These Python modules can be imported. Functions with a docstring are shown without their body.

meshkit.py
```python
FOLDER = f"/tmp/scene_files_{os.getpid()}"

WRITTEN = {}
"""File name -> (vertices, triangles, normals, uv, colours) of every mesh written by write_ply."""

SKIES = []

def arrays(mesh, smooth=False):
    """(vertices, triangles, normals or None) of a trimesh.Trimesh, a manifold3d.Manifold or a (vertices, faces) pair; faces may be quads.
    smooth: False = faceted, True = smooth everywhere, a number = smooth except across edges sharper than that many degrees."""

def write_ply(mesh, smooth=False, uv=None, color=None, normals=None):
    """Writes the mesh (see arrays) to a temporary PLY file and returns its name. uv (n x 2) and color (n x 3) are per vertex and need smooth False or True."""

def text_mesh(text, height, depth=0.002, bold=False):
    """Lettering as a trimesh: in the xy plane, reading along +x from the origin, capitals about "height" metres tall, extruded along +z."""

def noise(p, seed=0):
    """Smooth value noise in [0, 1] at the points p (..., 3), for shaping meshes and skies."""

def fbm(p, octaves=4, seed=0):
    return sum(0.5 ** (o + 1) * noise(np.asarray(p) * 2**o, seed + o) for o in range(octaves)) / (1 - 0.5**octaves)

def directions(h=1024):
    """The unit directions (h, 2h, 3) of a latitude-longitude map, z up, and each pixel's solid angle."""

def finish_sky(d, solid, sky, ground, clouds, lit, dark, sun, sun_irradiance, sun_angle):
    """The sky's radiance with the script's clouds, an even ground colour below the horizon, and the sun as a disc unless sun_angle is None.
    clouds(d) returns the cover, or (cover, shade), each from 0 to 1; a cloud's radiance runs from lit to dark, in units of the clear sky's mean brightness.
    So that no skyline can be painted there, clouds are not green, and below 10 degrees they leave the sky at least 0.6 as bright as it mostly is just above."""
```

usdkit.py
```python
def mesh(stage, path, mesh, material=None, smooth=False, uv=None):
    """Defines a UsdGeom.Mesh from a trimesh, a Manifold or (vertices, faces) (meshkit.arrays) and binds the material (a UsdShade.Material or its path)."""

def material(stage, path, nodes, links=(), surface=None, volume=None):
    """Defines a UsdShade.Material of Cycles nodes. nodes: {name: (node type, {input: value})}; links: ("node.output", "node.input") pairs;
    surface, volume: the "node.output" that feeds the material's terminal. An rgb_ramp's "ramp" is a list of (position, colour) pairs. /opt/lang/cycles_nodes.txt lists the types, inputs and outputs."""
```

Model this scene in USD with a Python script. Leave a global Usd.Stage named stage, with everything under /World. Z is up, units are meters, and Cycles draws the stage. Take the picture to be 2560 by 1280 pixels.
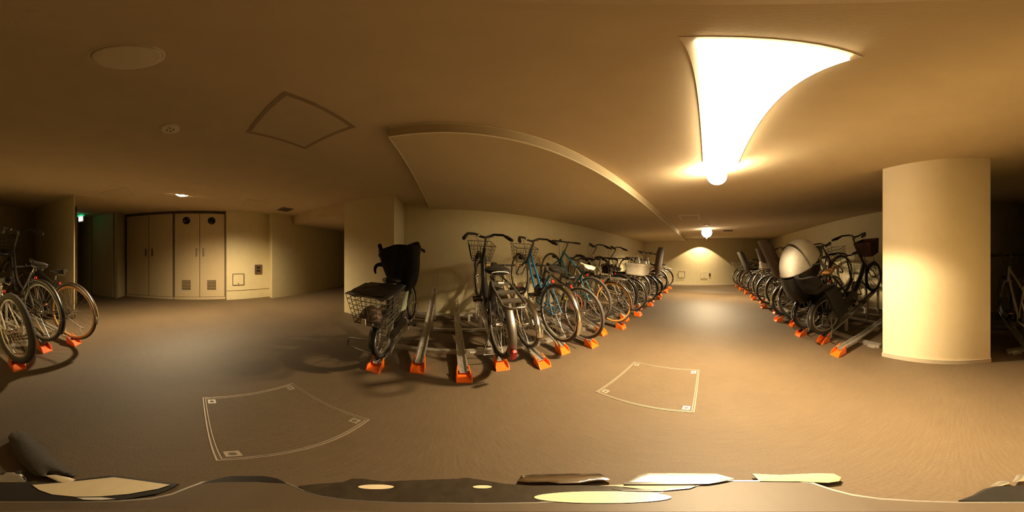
# A bicycle store under an apartment house, seen by a 360-degree camera.  The picture is a full panorama: its width runs once
# round the room and its height from straight up to straight down.  The room is modelled from its real plan (aisle axis a, lateral
# axis b, height z, metres) and then unrolled about the tripod as ONE place: the compass direction becomes the width of the hall,
# the distance becomes its depth, heights stay heights.  Straight walls so become gently bowed walls, as the picture shows them.
import math, random
import numpy as np, trimesh
import usdkit, meshkit
from pxr import Usd, UsdGeom, UsdLux, UsdShade, Gf, Sdf, Vt

stage = Usd.Stage.CreateInMemory()
UsdGeom.SetStageUpAxis(stage, 'Z'); UsdGeom.SetStageMetersPerUnit(stage, 1.0)
world = UsdGeom.Xform.Define(stage, '/World'); stage.SetDefaultPrim(world.GetPrim())
PI = math.pi
K = 2560 / (2 * PI)          # pixels per radian of the panorama
H = 1.15                     # camera height
TA = 1.195                   # compass direction of the aisle
M = 1.8                      # depth of the unrolled hall per metre of distance
CZ = 2.18                    # ceiling height

# ---------------------------------------------------------------- the unrolling
def tilt(th):
    return 2 + 10 * np.cos(th - 1.15)
def gdist(r):
    return H / np.arctan2(H, np.maximum(r, 1e-6))
def Wp(th, r, z):
    th, r, z = np.broadcast_arrays(np.asarray(th, float), np.asarray(r, float), np.asarray(z, float))
    g = gdist(r)
    return np.stack([th * g, M * g, H + g * np.arctan2(z - H, np.maximum(r, 1e-6)) - g * tilt(th) / K], -1)
def th_of(a, b):
    t = TA - np.arctan2(b, a)
    return (t + PI) % (2 * PI) - PI
def W(p, th0=0.0):
    p = np.asarray(p, float)
    t = TA - np.arctan2(p[..., 1], p[..., 0])
    t = th0 + (t - th0 + PI) % (2 * PI) - PI
    return Wp(t, np.hypot(p[..., 0], p[..., 1]), p[..., 2])
def at(a, b, z, th0=None):
    return W(np.array([a, b, z], float), th_of(a, b) if th0 is None else th0)

# ---------------------------------------------------------------- camera, lights, exposure
cam = UsdGeom.Camera.Define(stage, '/World/camera')
cam.CreateHorizontalApertureAttr(36.0); cam.CreateFocalLengthAttr(36.0 * M * K / 2560)
cam.CreateExposureAttr(0.2); cam.CreateClippingRangeAttr(Gf.Vec2f(0.05, 200.0))
cam.AddTranslateOp().Set(Gf.Vec3d(0, 0, H)); cam.AddRotateXOp().Set(90.0)

WARM = (1.0, 0.75, 0.43)
def lamp(name, pos, power, radius=0.05, cone=None, soft=0.3, color=WARM):
    l = UsdLux.SphereLight.Define(stage, '/World/' + name)
    l.CreateRadiusAttr(radius); l.CreateIntensityAttr(power / (4 * PI * PI * radius * radius)); l.CreateColorAttr(Gf.Vec3f(*color))
    l.CreateNormalizeAttr(False)
    if cone:
        s = UsdLux.ShapingAPI.Apply(l.GetPrim()); s.CreateShapingConeAngleAttr(cone); s.CreateShapingConeSoftnessAttr(soft)
    l.AddTranslateOp().Set(Gf.Vec3d(*map(float, pos)))
    return l
# the far lamp, the one by the cabinets and the wall washer: (aisle, lateral)
FAR = (5.18, 0.0)
CAB = (-2.78, -0.22)
WASH = (7.20, 0.0)
lamp('aisle_beam_light', at(1.30, -0.13, CZ - 0.13), 740.0, 0.10, 72, 0.16)
lamp('far_lamp_light', at(*FAR, CZ - 0.46), 560.0, 0.15, 84, 0.3)
lamp('far_wall_light', at(*WASH, CZ - 0.04), 210.0, 0.03, 57, 0.10)
lamp('cabinet_lamp_light', at(*CAB, CZ - 0.05), 430.0, 0.085, 79, 0.6)


# ---------------------------------------------------------------- materials
def noise_mat(name, color, rough=0.6, metal=0.0, spec=0.5, var=0.12, scale=14.0, bump=0.0, bscale=120.0, emit=None, coat=0.0):
    c = np.array(color, float)
    nodes = {
        'co': ('attribute', {'attribute': 'rest'}),
        'n': ('noise_texture', {'scale': scale, 'detail': 4.0, 'roughness': 0.6}),
        'r': ('rgb_ramp', {'ramp': [(0.25, tuple(np.clip(c * (1 - var), 0, 1))), (0.75, tuple(np.clip(c * (1 + var), 0, 1)))]}),
        'p': ('principled_bsdf', {'roughness': rough, 'metallic': metal, 'specular_ior_level': spec, 'coat_weight': coat}),
    }
    links = [('co.vector', 'n.vector'), ('n.fac', 'r.fac'), ('r.color', 'p.base_color')]
    if emit:
        nodes['p'][1]['emission_color'] = emit[0]; nodes['p'][1]['emission_strength'] = emit[1]
    if bump:
        nodes['bn'] = ('noise_texture', {'scale': bscale, 'detail': 2.0})
        nodes['b'] = ('bump', {'strength': bump, 'distance': 0.004})
        links += [('co.vector', 'bn.vector'), ('bn.fac', 'b.height'), ('b.normal', 'p.normal')]
    return usdkit.material(stage, '/World/Looks/' + name, nodes, links, surface='p.BSDF')
UsdGeom.Scope.Define(stage, '/World/Looks')
MAT = {}
def mat(name, *a, **k):
    MAT[name] = noise_mat(name, *a, **k)
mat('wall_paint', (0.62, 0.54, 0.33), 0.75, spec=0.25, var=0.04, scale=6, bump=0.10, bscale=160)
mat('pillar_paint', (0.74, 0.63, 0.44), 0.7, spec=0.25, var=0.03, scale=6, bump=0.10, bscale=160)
mat('ceiling_paint', (0.56, 0.45, 0.29), 0.8, spec=0.2, var=0.05, scale=5, bump=0.12, bscale=180)
mat('soffit_paint', (0.56, 0.46, 0.29), 0.8, spec=0.2, var=0.04, scale=5, bump=0.08, bscale=180)
mat('bead_paint', (0.85, 0.76, 0.56), 0.6, var=0.03)
mat('arm_brown', (0.045, 0.034, 0.022), 0.35, var=0.3, scale=20)
mat('hatch_groove', (0.30, 0.22, 0.14), 0.8, var=0.1)
mat('lever_tan', (0.52, 0.41, 0.25), 0.5, var=0.05)
mat('hatch_steel', (0.44, 0.36, 0.25), 0.5, metal=0.5, var=0.1)
mat('groove_brown', (0.14, 0.10, 0.075), 0.8, var=0.1)
mat('hatch_paint', (0.52, 0.42, 0.27), 0.8, var=0.05)
mat('cabinet_paint', (0.58, 0.47, 0.29), 0.55, spec=0.35, var=0.03, scale=5)
mat('baseboard_dark', (0.07, 0.055, 0.042), 0.7, var=0.1)
mat('baseboard_pale', (0.46, 0.39, 0.30), 0.6, var=0.05)
mat('galvanised', (0.62, 0.58, 0.52), 0.42, metal=0.75, var=0.25, scale=30)
mat('chrome', (0.80, 0.77, 0.72), 0.16, metal=1.0, var=0.05)
mat('steel_dark', (0.20, 0.18, 0.15), 0.35, metal=0.8, var=0.2)
mat('steel_dull', (0.55, 0.52, 0.47), 0.38, metal=0.9, var=0.12)
mat('cap_orange', (1.0, 0.16, 0.006), 0.5, var=0.12, scale=25)
mat('rubber_black', (0.016, 0.014, 0.013), 0.75, var=0.25, scale=40)
mat('rubber_grey', (0.055, 0.046, 0.038), 0.8, var=0.25, scale=40)
mat('plastic_black', (0.016, 0.014, 0.012), 0.45, spec=0.3, var=0.2)
mat('cloth_black', (0.009, 0.008, 0.007), 0.85, spec=0.12, var=0.4, scale=18, bump=0.4, bscale=40)
mat('vinyl_black', (0.010, 0.009, 0.008), 0.42, spec=0.3, var=0.3, scale=18)
mat('paint_black', (0.012, 0.011, 0.011), 0.3, var=0.2, coat=0.3)
mat('paint_blue', (0.012, 0.080, 0.17), 0.3, var=0.15, coat=0.3)
mat('paint_teal', (0.02, 0.13, 0.18), 0.3, var=0.15, coat=0.3)
mat('paint_green_grey', (0.27, 0.30, 0.20), 0.4, var=0.06, coat=0.2)
mat('paint_beige', (0.36, 0.28, 0.17), 0.35, var=0.06, coat=0.2)
mat('paint_white', (0.80, 0.72, 0.58), 0.3, var=0.04, coat=0.3)
mat('paint_silver', (0.50, 0.46, 0.40), 0.3, metal=0.7, var=0.06)
mat('paint_brown', (0.13, 0.055, 0.03), 0.35, var=0.1, coat=0.2)
mat('paint_red', (0.40, 0.02, 0.015), 0.35, var=0.1, coat=0.2)
mat('paint_navy', (0.02, 0.03, 0.08), 0.35, var=0.1, coat=0.2)
mat('rim_orange', (0.80, 0.36, 0.07), 0.5, var=0.08)
mat('rim_silver', (0.70, 0.66, 0.60), 0.28, metal=0.9, var=0.06)
mat('saddle_brown', (0.20, 0.085, 0.03), 0.4, var=0.2)
mat('saddle_white', (0.70, 0.63, 0.50), 0.5, var=0.06)
mat('grip_cork', (0.55, 0.34, 0.14), 0.7, var=0.2, scale=60)
mat('wicker_white', (0.78, 0.72, 0.60), 0.6, var=0.08, scale=60)
mat('wicker_brown', (0.12, 0.05, 0.025), 0.6, var=0.3, scale=60)
mat('canopy_grey', (0.40, 0.37, 0.32), 0.85, spec=0.2, var=0.10, scale=9, bump=0.6, bscale=14)
mat('canopy_piping', (0.10, 0.085, 0.06), 0.6, var=0.1)
mat('seat_brown', (0.085, 0.05, 0.032), 0.6, var=0.25, scale=16, bump=0.2, bscale=40)
mat('cloth_white', (0.75, 0.70, 0.60), 0.85, var=0.08)
mat('reflector_red', (0.75, 0.01, 0.008), 0.25, var=0.1, coat=0.5)
mat('reflector_amber', (0.85, 0.25, 0.02), 0.25, var=0.1, coat=0.5)
mat('tag_yellow', (0.75, 0.70, 0.12), 0.4, var=0.1)
mat('label_white', (0.80, 0.75, 0.66), 0.5, var=0.03)
mat('cable_red', (0.6, 0.05, 0.02), 0.4, var=0.1)
mat('steel_mirror', (0.72, 0.66, 0.55), 0.12, metal=1.0, var=0.04)
mat('stand_brown', (0.105, 0.073, 0.042), 0.55, var=0.10, scale=5)
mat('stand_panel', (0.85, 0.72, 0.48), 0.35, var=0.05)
mat('cover_plastic', (0.68, 0.58, 0.41), 0.5, var=0.04)
mat('ink_grey', (0.12, 0.10, 0.08), 0.6, var=0.1)
mat('outlet_brown', (0.11, 0.065, 0.04), 0.45, var=0.1)
mat('glass_glare', (1, 0.95, 0.85), 0.4, var=0.0, emit=((1.0, 0.80, 0.50), 95.0))
mat('glass_lamp', (1, 0.95, 0.85), 0.4, var=0.0, emit=((1.0, 0.86, 0.62), 9.0))
mat('panel_glow', (1, 0.95, 0.85), 0.4, var=0.0, emit=((1.0, 0.82, 0.53), 12.0))
mat('sign_white', (0.9, 1.0, 0.95), 0.4, var=0.0, emit=((0.75, 1.0, 0.95), 1.6))
mat('sign_green', (0.02, 0.5, 0.2), 0.4, var=0.0, emit=((0.02, 0.55, 0.25), 0.7))

MAT['floor_vinyl'] = usdkit.material(stage, '/World/Looks/floor_vinyl', {
    'co': ('attribute', {'attribute': 'rest'}),
    'st': ('mapping', {'mapping_type': 'point', 'scale': (140.0, 9.0, 1.0)}),
    'n1': ('noise_texture', {'scale': 1.0, 'detail': 3.0}),
    'n2': ('noise_texture', {'scale': 0.9, 'detail': 5.0, 'roughness': 0.6}),
    'n3': ('noise_texture', {'scale': 160.0, 'detail': 2.0}),
    'r1': ('rgb_ramp', {'ramp': [(0.3, (0.118, 0.082, 0.047)), (0.7, (0.140, 0.098, 0.057))]}),
    'r2': ('rgb_ramp', {'ramp': [(0.3, (0.82, 0.82, 0.82)), (0.7, (1.1, 1.1, 1.1))]}),
    'r3': ('rgb_ramp', {'ramp': [(0.3, (0.86, 0.86, 0.86)), (0.7, (1.1, 1.1, 1.1))]}),
    'm1': ('mix', {'mix_type': 'multiply', 'fac': 1.0}), 'm2': ('mix', {'mix_type': 'multiply', 'fac': 1.0}),
    'b': ('bump', {'strength': 0.25, 'distance': 0.003}),
    'p': ('principled_bsdf', {'roughness': 0.62, 'specular_ior_level': 0.25})},
    [('co.vector', 'st.vector'), ('st.vector', 'n1.vector'), ('co.vector', 'n2.vector'), ('co.vector', 'n3.vector'),
     ('n1.fac', 'r1.fac'), ('n2.fac', 'r2.fac'), ('n3.fac', 'r3.fac'), ('r1.color', 'm1.color1'), ('r2.color', 'm1.color2'),
     ('m1.color', 'm2.color1'), ('r3.color', 'm2.color2'), ('m2.color', 'p.base_color'), ('n3.fac', 'b.height'), ('b.normal', 'p.normal')], surface='p.BSDF')

# ---------------------------------------------------------------- shapes: (vertices, triangles); vertices shared where the surface is smooth
def cat(ms):
    ms = [m for m in ms if m is not None and len(m[0])]
    n = np.cumsum([0] + [len(m[0]) for m in ms])
    return np.vstack([m[0] for m in ms]), np.vstack([np.asarray(m[1]) + k for m, k in zip(ms, n)])
def xf(m, mat4):
    return m[0] @ mat4[:3, :3].T + mat4[:3, 3], m[1]
def mv(m, d):
    return m[0] + np.asarray(d, float), m[1]
def rotm(axis, ang, point=(0, 0, 0)):
    return trimesh.transformations.rotation_matrix(ang, axis, point)
def grid(o, u, v, nu, nv):
    o, u, v = (np.asarray(x, float) for x in (o, u, v))
    s, t = np.meshgrid(np.linspace(0, 1, nu + 1), np.linspace(0, 1, nv + 1), indexing='ij')
    p = o + s[..., None] * u + t[..., None] * v
    i, j = np.meshgrid(np.arange(nu), np.arange(nv), indexing='ij')
    a = (i * (nv + 1) + j).ravel(); b = a + nv + 1
    return p.reshape(-1, 3), np.vstack([np.stack([a, b, b + 1], 1), np.stack([a, b + 1, a + 1], 1)])
def box(lo, hi, cell=0.15):
    lo, hi = np.minimum(lo, hi).astype(float), np.maximum(lo, hi).astype(float)
    d = hi - lo; n = np.maximum(1, np.ceil(d / cell - 1e-9)).astype(int)
    ex, ey, ez = np.diag(d)
    return cat([grid(lo, ey, ex, n[1], n[0]), grid(lo + ez, ex, ey, n[0], n[1]), grid(lo, ex, ez, n[0], n[2]),
                grid(lo + ey, ez, ex, n[2], n[0]), grid(lo, ez, ey, n[2], n[1]), grid(lo + ex, ey, ez, n[1], n[2])])
def cbox(c, size, cell=0.15):
    c, s = np.asarray(c, float), np.asarray(size, float) / 2
    return box(c - s, c + s, cell)
def bbox(lo, hi, r=0.006):
    """A box with chamfered edges."""
    lo, hi = np.minimum(lo, hi).astype(float), np.maximum(lo, hi).astype(float)
    r = min(r, *(0.45 * (hi - lo))); c = (lo + hi) / 2; h = (hi - lo) / 2
    pts = [c + np.array([sx, sy, sz]) * (h - r * np.array(k)) for sx in (-1, 1) for sy in (-1, 1) for sz in (-1, 1) for k in ((0, 1, 1), (1, 0, 1), (1, 1, 0))]
    return flat(hull(pts))
def flat(m):
    v, f = m
    return v[np.asarray(f).ravel()], np.arange(3 * len(f)).reshape(-1, 3)
def hull(pts):
    h = trimesh.convex.convex_hull(np.asarray(pts, float))
    return np.array(h.vertices), np.array(h.faces)
def resample(pts, step):
    pts = np.asarray(pts, float); out = [pts[:1]]
    for a, b in zip(pts[:-1], pts[1:]):
        n = max(1, int(math.ceil(np.linalg.norm(b - a) / step)))
        out.append(a + (b - a) * (np.arange(1, n + 1) / n)[:, None])
    return np.vstack(out)
def tube(pts, r, sides=7, step=0.14, caps=True, flat_y=1.0):
    pts = np.asarray(pts, float)
    if np.ndim(r):
        q = resample(pts, step); s0 = np.r_[0, np.cumsum(np.linalg.norm(np.diff(pts, axis=0), axis=1))]
        s1 = np.r_[0, np.cumsum(np.linalg.norm(np.diff(q, axis=0), axis=1))]
        r = np.interp(s1, s0, r); p = q
    else:
        p = resample(pts, step); r = np.full(len(p), float(r))
    t = np.gradient(p, axis=0); t /= np.linalg.norm(t, axis=1, keepdims=True) + 1e-12
    a = np.cross(t[0], [0, 0, 1.0] if abs(t[0][2]) < 0.9 else [0, 1.0, 0]); a /= np.linalg.norm(a)
    A = []
    for k in range(len(p)):
        a = a - t[k] * (a @ t[k]); a /= np.linalg.norm(a) + 1e-12; A.append(a)
    A = np.array(A); B = np.cross(t, A)
    ang = np.arange(sides) * 2 * PI / sides
    v = p[:, None] + r[:, None, None] * (np.cos(ang)[None, :, None] * A[:, None] * flat_y + np.sin(ang)[None, :, None] * B[:, None])
    n = len(p); i, j = np.meshgrid(np.arange(n - 1), np.arange(sides), indexing='ij'); j2 = (j + 1) % sides
    f = np.vstack([np.stack([i * sides + j, i * sides + j2, (i + 1) * sides + j2], -1).reshape(-1, 3), np.stack([i * sides + j, (i + 1) * sides + j2, (i + 1) * sides + j], -1).reshape(-1, 3)])
    out = [(v.reshape(-1, 3), f)]
    if caps:
        for e, s in ((0, -1), (-1, 1)):
            k = np.arange(1, sides - 1); tri = np.stack([0 * k, k, k + 1], 1)
            out.append((v[e], tri if s > 0 else tri[:, ::-1]))
    return cat(out)
def arc(c, r, a0, a1, n=12, plane='xz'):
    t = np.linspace(a0, a1, n); z = np.zeros(n)
    x, y = c[0] + r * np.cos(t), r * np.sin(t)
    return np.stack([x, z + c[1], c[2] + y], 1) if plane == 'xz' else np.stack([x, c[1] + y, z + c[2]], 1)
def bez(*P, n=10):
    P = [np.asarray(p, float) for p in P]; t = np.linspace(0, 1, n)[:, None]
    while len(P) > 1:
        P = [a + (b - a) * t for a, b in zip(P[:-1], P[1:])]
    return P[0]
def lathe(profile, n=24, axis='y', closed=False):
    """Profile: (radius, height) pairs, turned about an axis through the origin."""
    pr = np.asarray(profile, float); m = len(pr); t = np.arange(n) * 2 * PI / n
    x = pr[None, :, 0] * np.cos(t)[:, None]; z = pr[None, :, 0] * np.sin(t)[:, None]; y = np.broadcast_to(pr[None, :, 1], x.shape)
    v = np.stack({'y': [x, y, z], 'z': [z, x, y], 'x': [y, z, x]}[axis], -1).reshape(-1, 3)
    i, j = np.meshgrid(np.arange(n), np.arange(m if closed else m - 1), indexing='ij'); i2, j2 = (i + 1) % n, (j + 1) % m
    f = np.vstack([np.stack([i * m + j, i * m + j2, i2 * m + j2], -1).reshape(-1, 3), np.stack([i * m + j, i2 * m + j2, i2 * m + j], -1).reshape(-1, 3)])
    return v, f
def torus(R, r, n=44, k=9, squash=1.0):
    a = np.arange(k) * 2 * PI / k
    return lathe(np.stack([R + r * np.cos(a), r * squash * np.sin(a)], 1), n, 'y', True)
def ball(c, r, sub=2):
    s = trimesh.creation.icosphere(sub); return np.array(s.vertices) * r + np.asarray(c, float), np.array(s.faces)
def loft(rings, cap=True):
    R = np.array(rings, float); n, k = R.shape[:2]
    i, j = np.meshgrid(np.arange(n - 1), np.arange(k), indexing='ij'); j2 = (j + 1) % k
    f = np.vstack([np.stack([i * k + j, i * k + j2, (i + 1) * k + j2], -1).reshape(-1, 3), np.stack([i * k + j, (i + 1) * k + j2, (i + 1) * k + j], -1).reshape(-1, 3)])
    out = [(R.reshape(-1, 3), f)]
    if cap:
        for e, s in ((0, -1), (-1, 1)):
            c = R[e].mean(0); q = np.arange(k); tri = np.stack([0 * q + k, q, (q + 1) % k], 1)
            out.append((np.vstack([R[e], c]), tri if s > 0 else tri[:, ::-1]))
    return cat(out)
def plate(outline, thick, axis=1, cell=0.2):
    """An outline in the plane across AXIS, thickened evenly about it."""
    from shapely.geometry import Polygon
    P = Polygon(outline); v2, f = trimesh.creation.triangulate_polygon(P, engine='earcut')
    v2 = np.asarray(v2); n = len(v2)
    def lift(q, d):
        cols = [q[:, 0], q[:, 1]]; cols.insert(axis, np.full(len(q), d)); return np.stack(cols, 1)
    top, bot = lift(v2, thick / 2), lift(v2, -thick / 2)
    o = np.asarray(outline, float); m = len(o); a, b = lift(o, thick / 2), lift(o, -thick / 2); k = np.arange(m); k2 = (k + 1) % m
    side = (np.vstack([a, b]), np.vstack([np.stack([k, k2, k2 + m], 1), np.stack([k, k2 + m, k + m], 1)]))
    return fixed(cat([(top, np.asarray(f)), (bot, np.asarray(f)[:, ::-1]), flat(side)]))
def fixed(m):
    t = trimesh.Trimesh(m[0], m[1], process=False); w = trimesh.Trimesh(m[0], m[1], process=True)
    if w.is_watertight and w.volume < 0: return m[0], m[1][:, ::-1]
    return m

# ---------------------------------------------------------------- things and parts
USED = {}
def numbered(parent, name):
    k = USED.get((parent, name), 0); USED[(parent, name)] = k + 1
    return f'{parent}/{name}' + (f'_{k:03d}' if k else '')
NTRI = [0]
def write(path, m, material, origin=None, th0=0.0, warp=True, translate=None):
    v, f = m
    vw = W(v, th0) if warp else np.asarray(v, float)
    rest = np.asarray(v, float)
    fn = np.cross(vw[f[:, 1]] - vw[f[:, 0]], vw[f[:, 2]] - vw[f[:, 0]])
    n = np.zeros_like(vw)
    for k in range(3): np.add.at(n, f[:, k], fn)
    n /= np.linalg.norm(n, axis=1, keepdims=True) + 1e-30
    if origin is not None: vw = vw - origin
    p = UsdGeom.Mesh.Define(stage, path)
    p.CreatePointsAttr(Vt.Vec3fArray.FromNumpy(vw.astype(np.float32)))
    p.CreateFaceVertexCountsAttr(Vt.IntArray.FromNumpy(np.full(len(f), 3, np.int32)))
    p.CreateFaceVertexIndicesAttr(Vt.IntArray.FromNumpy(np.ascontiguousarray(f, np.int32).ravel()))
    p.CreateSubdivisionSchemeAttr('none')
    p.CreateNormalsAttr(Vt.Vec3fArray.FromNumpy(n.astype(np.float32))); p.SetNormalsInterpolation('vertex')
    UsdGeom.PrimvarsAPI(p).CreatePrimvar('rest', Sdf.ValueTypeNames.Float3Array, 'vertex').Set(Vt.Vec3fArray.FromNumpy(rest.astype(np.float32)))
    UsdShade.MaterialBindingAPI.Apply(p.GetPrim()).Bind(MAT[material])
    if translate is not None: p.AddTranslateOp().Set(Gf.Vec3d(*map(float, translate)))
    NTRI[0] += len(f)
    return p.GetPrim()
def keys(prim, **k):
    for a, b in k.items():
        if b: prim.SetCustomDataByKey(a, b)
class Thing:
    """An Xform at the thing's base; its parts are meshes under it."""
    def __init__(s, name, label, cat_, base, group=None, kind=None, th0=None, mat4=None):
        s.path = numbered('/World', name); s.th0 = th_of(base[0], base[1]) if th0 is None else th0
        s.origin = W(np.array(base, float), s.th0); s.mat4 = mat4
        x = UsdGeom.Xform.Define(stage, s.path); x.AddTranslateOp().Set(Gf.Vec3d(*map(float, s.origin)))
        s.prim = x.GetPrim(); keys(s.prim, label=label, category=cat_, group=group, kind=kind)
    def sub(s, name, under=None, label=None):
        x = UsdGeom.Xform.Define(stage, numbered(under or s.path, name)); keys(x.GetPrim(), label=label)
        return str(x.GetPath())
    def part(s, name, m, material, under=None, label=None):
        if isinstance(m, list): m = cat(m)
        if s.mat4 is not None: m = xf(m, s.mat4)
        p = write(numbered(under or s.path, name), m, material, s.origin, s.th0); keys(p, label=label)
        return str(p.GetPath())
def single(name, label, cat_, m, material, base, group=None, kind=None, th0=None):
    if isinstance(m, list): m = cat(m)
    t = th_of(base[0], base[1]) if th0 is None else th0; o = W(np.array(base, float), t)
    p = write(numbered('/World', name), m, material, o, t, translate=o); keys(p, label=label, category=cat_, group=group, kind=kind)
    return p
def struct(name, m, material, label, th0=0.0, warp=True, parent=None):
    if isinstance(m, list): m = cat(m)
    p = write(numbered(parent or '/World', name), m, material, None, th0, warp); keys(p, label=label, kind=None if parent else 'structure')
    return str(p.GetPath())

# ---------------------------------------------------------------- the room
def polar(z, r0, r1, t0, t1, up=True, nt=230, nr=70):
    r = np.r_[np.linspace(r0, 3, nr), np.geomspace(3.1, r1, 30)]; t = np.linspace(t0, t1, nt)
    T, R = np.meshgrid(t, r, indexing='ij')
    built = Wp(T, R, z).reshape(-1, 3); rest = np.stack([R * np.cos(TA - T), R * np.sin(TA - T), 0 * R + z], -1).reshape(-1, 3)
    m = len(r); i, j = np.meshgrid(np.arange(nt - 1), np.arange(m - 1), indexing='ij'); a = (i * m + j).ravel(); b = a + m
    f = np.vstack([np.stack([a, b, b + 1], 1), np.stack([a, b + 1, a + 1], 1)])
    return built, rest, f if not up else f[:, ::-1]
def write_built(path, built, rest, f, material, label):
    fn = np.cross(built[f[:, 1]] - built[f[:, 0]], built[f[:, 2]] - built[f[:, 0]])
    p = write(path, (built, f), material, None, 0.0, warp=False)
    UsdGeom.PrimvarsAPI(p).GetPrimvar('rest').Set(Vt.Vec3fArray.FromNumpy(rest.astype(np.float32)))
    keys(p, label=label, kind='structure')
TE = 1.16 * PI
built, rest, f = polar(0.0, 0.0, 12.0, -TE, TE)
# the floor and the ceiling go on flat behind the tripod
def apron(z0, up):
    t = np.linspace(-TE, TE, 60); e = Wp(t, 0.0, z0)
    back = e.copy(); back[:, 1] = -2.5; back[:, 0] *= 1.0
    v = np.vstack([e, back]); n = len(t); k = np.arange(n - 1)
    f = np.vstack([np.stack([k, k + n, k + n + 1], 1), np.stack([k, k + n + 1, k + 1], 1)])
    return v, (f[:, ::-1] if not up else f)
va, fa = apron(0.0, True)
def upward(v, f, up):
    n = np.cross(v[f[:, 1]] - v[f[:, 0]], v[f[:, 2]] - v[f[:, 0]])[:, 2]
    return np.where(((n > 0) == up)[:, None], f, f[:, ::-1])
write_built('/World/floor', np.vstack([built, va]), np.vstack([rest, va]), np.vstack([upward(built, f, True), upward(va, fa, True) + len(built)]), 'floor_vinyl', 'grey-brown ribbed vinyl floor of the bicycle store')
built, rest, f = polar(CZ, 0.0, 12.0, -TE, TE)
va, fa = apron(CZ, False)
write_built('/World/ceiling', np.vstack([built, va]), np.vstack([rest, va]), np.vstack([upward(built, f, False), upward(va, fa, False) + len(built)]), 'ceiling_paint', 'flat painted ceiling of the bicycle store')

def wall(name, p0, p1, label, th0, z0=0.0, z1=CZ + 0.05, thick=0.12, material='wall_paint', parent=None):
    """A wall whose visible face runs from p0 to p1; its body lies to the left of that direction."""
    p0, p1 = np.array(p0, float), np.array(p1, float); d = p1 - p0; L = np.linalg.norm(d); d /= L; nrm = np.array([d[1], -d[0]])
    m = box((0, -thick, z0), (L, 0, z1), 0.2)
    v = m[0]; q = np.stack([p0[0] + d[0] * v[:, 0] + nrm[0] * v[:, 1], p0[1] + d[1] * v[:, 0] + nrm[1] * v[:, 1], v[:, 2]], 1)
    return struct(name, fixed((q, m[1])), material, label, th0, parent=parent)
BW = 3.05
wall('wall_far', (7.5, BW), (7.5, -BW), 'cream end wall at the far end of the aisle', TA)
wall('wall_left', (-0.9, BW), (7.6, BW), 'cream side wall behind the left bicycle row', 0.0)
wall('wall_right', (7.6, -BW), (-3.7, -BW), 'cream side wall behind the right bicycle row and pillar', 2.6)
wall('wall_right', (-0.6, -BW), (-3.7, -BW), 'cream side wall behind the bicycles left of the exit', -3.0)
wall('wall_stub', (-2.04, -1.84), (-2.04, -BW), 'cream stub wall ending at the exit recess', -2.7, thick=0.03)
wall('wall_door', (-3.6, -3.3), (-3.6, -1.86), 'cream wall of flush panels beside the storage cabinets', -2.4)
wall('wall_pilaster', (-3.6, -1.88), (-3.95, -1.76), 'short return wall left of the storage cabinets', -2.2, thick=0.1)
wall('wall_back', (-3.80, 0.75), (-3.80, 1.86), 'cream wall with hatch right of the storage cabinets', -1.8)
wall('wall_behind', (-4.0, -1.9), (-4.0, 0.9), 'wall behind the storage cabinets', -2.0)
wall('wall_corridor', (-3.62, 1.86), (-3.62, 9.0), 'dim wall running into the unlit corridor', -1.3, thick=0.2)
wall('wall_corridor', (-1.9, 9.0), (-1.9, 2.5), 'hidden inner wall of the unlit corridor', -1.1)
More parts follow.
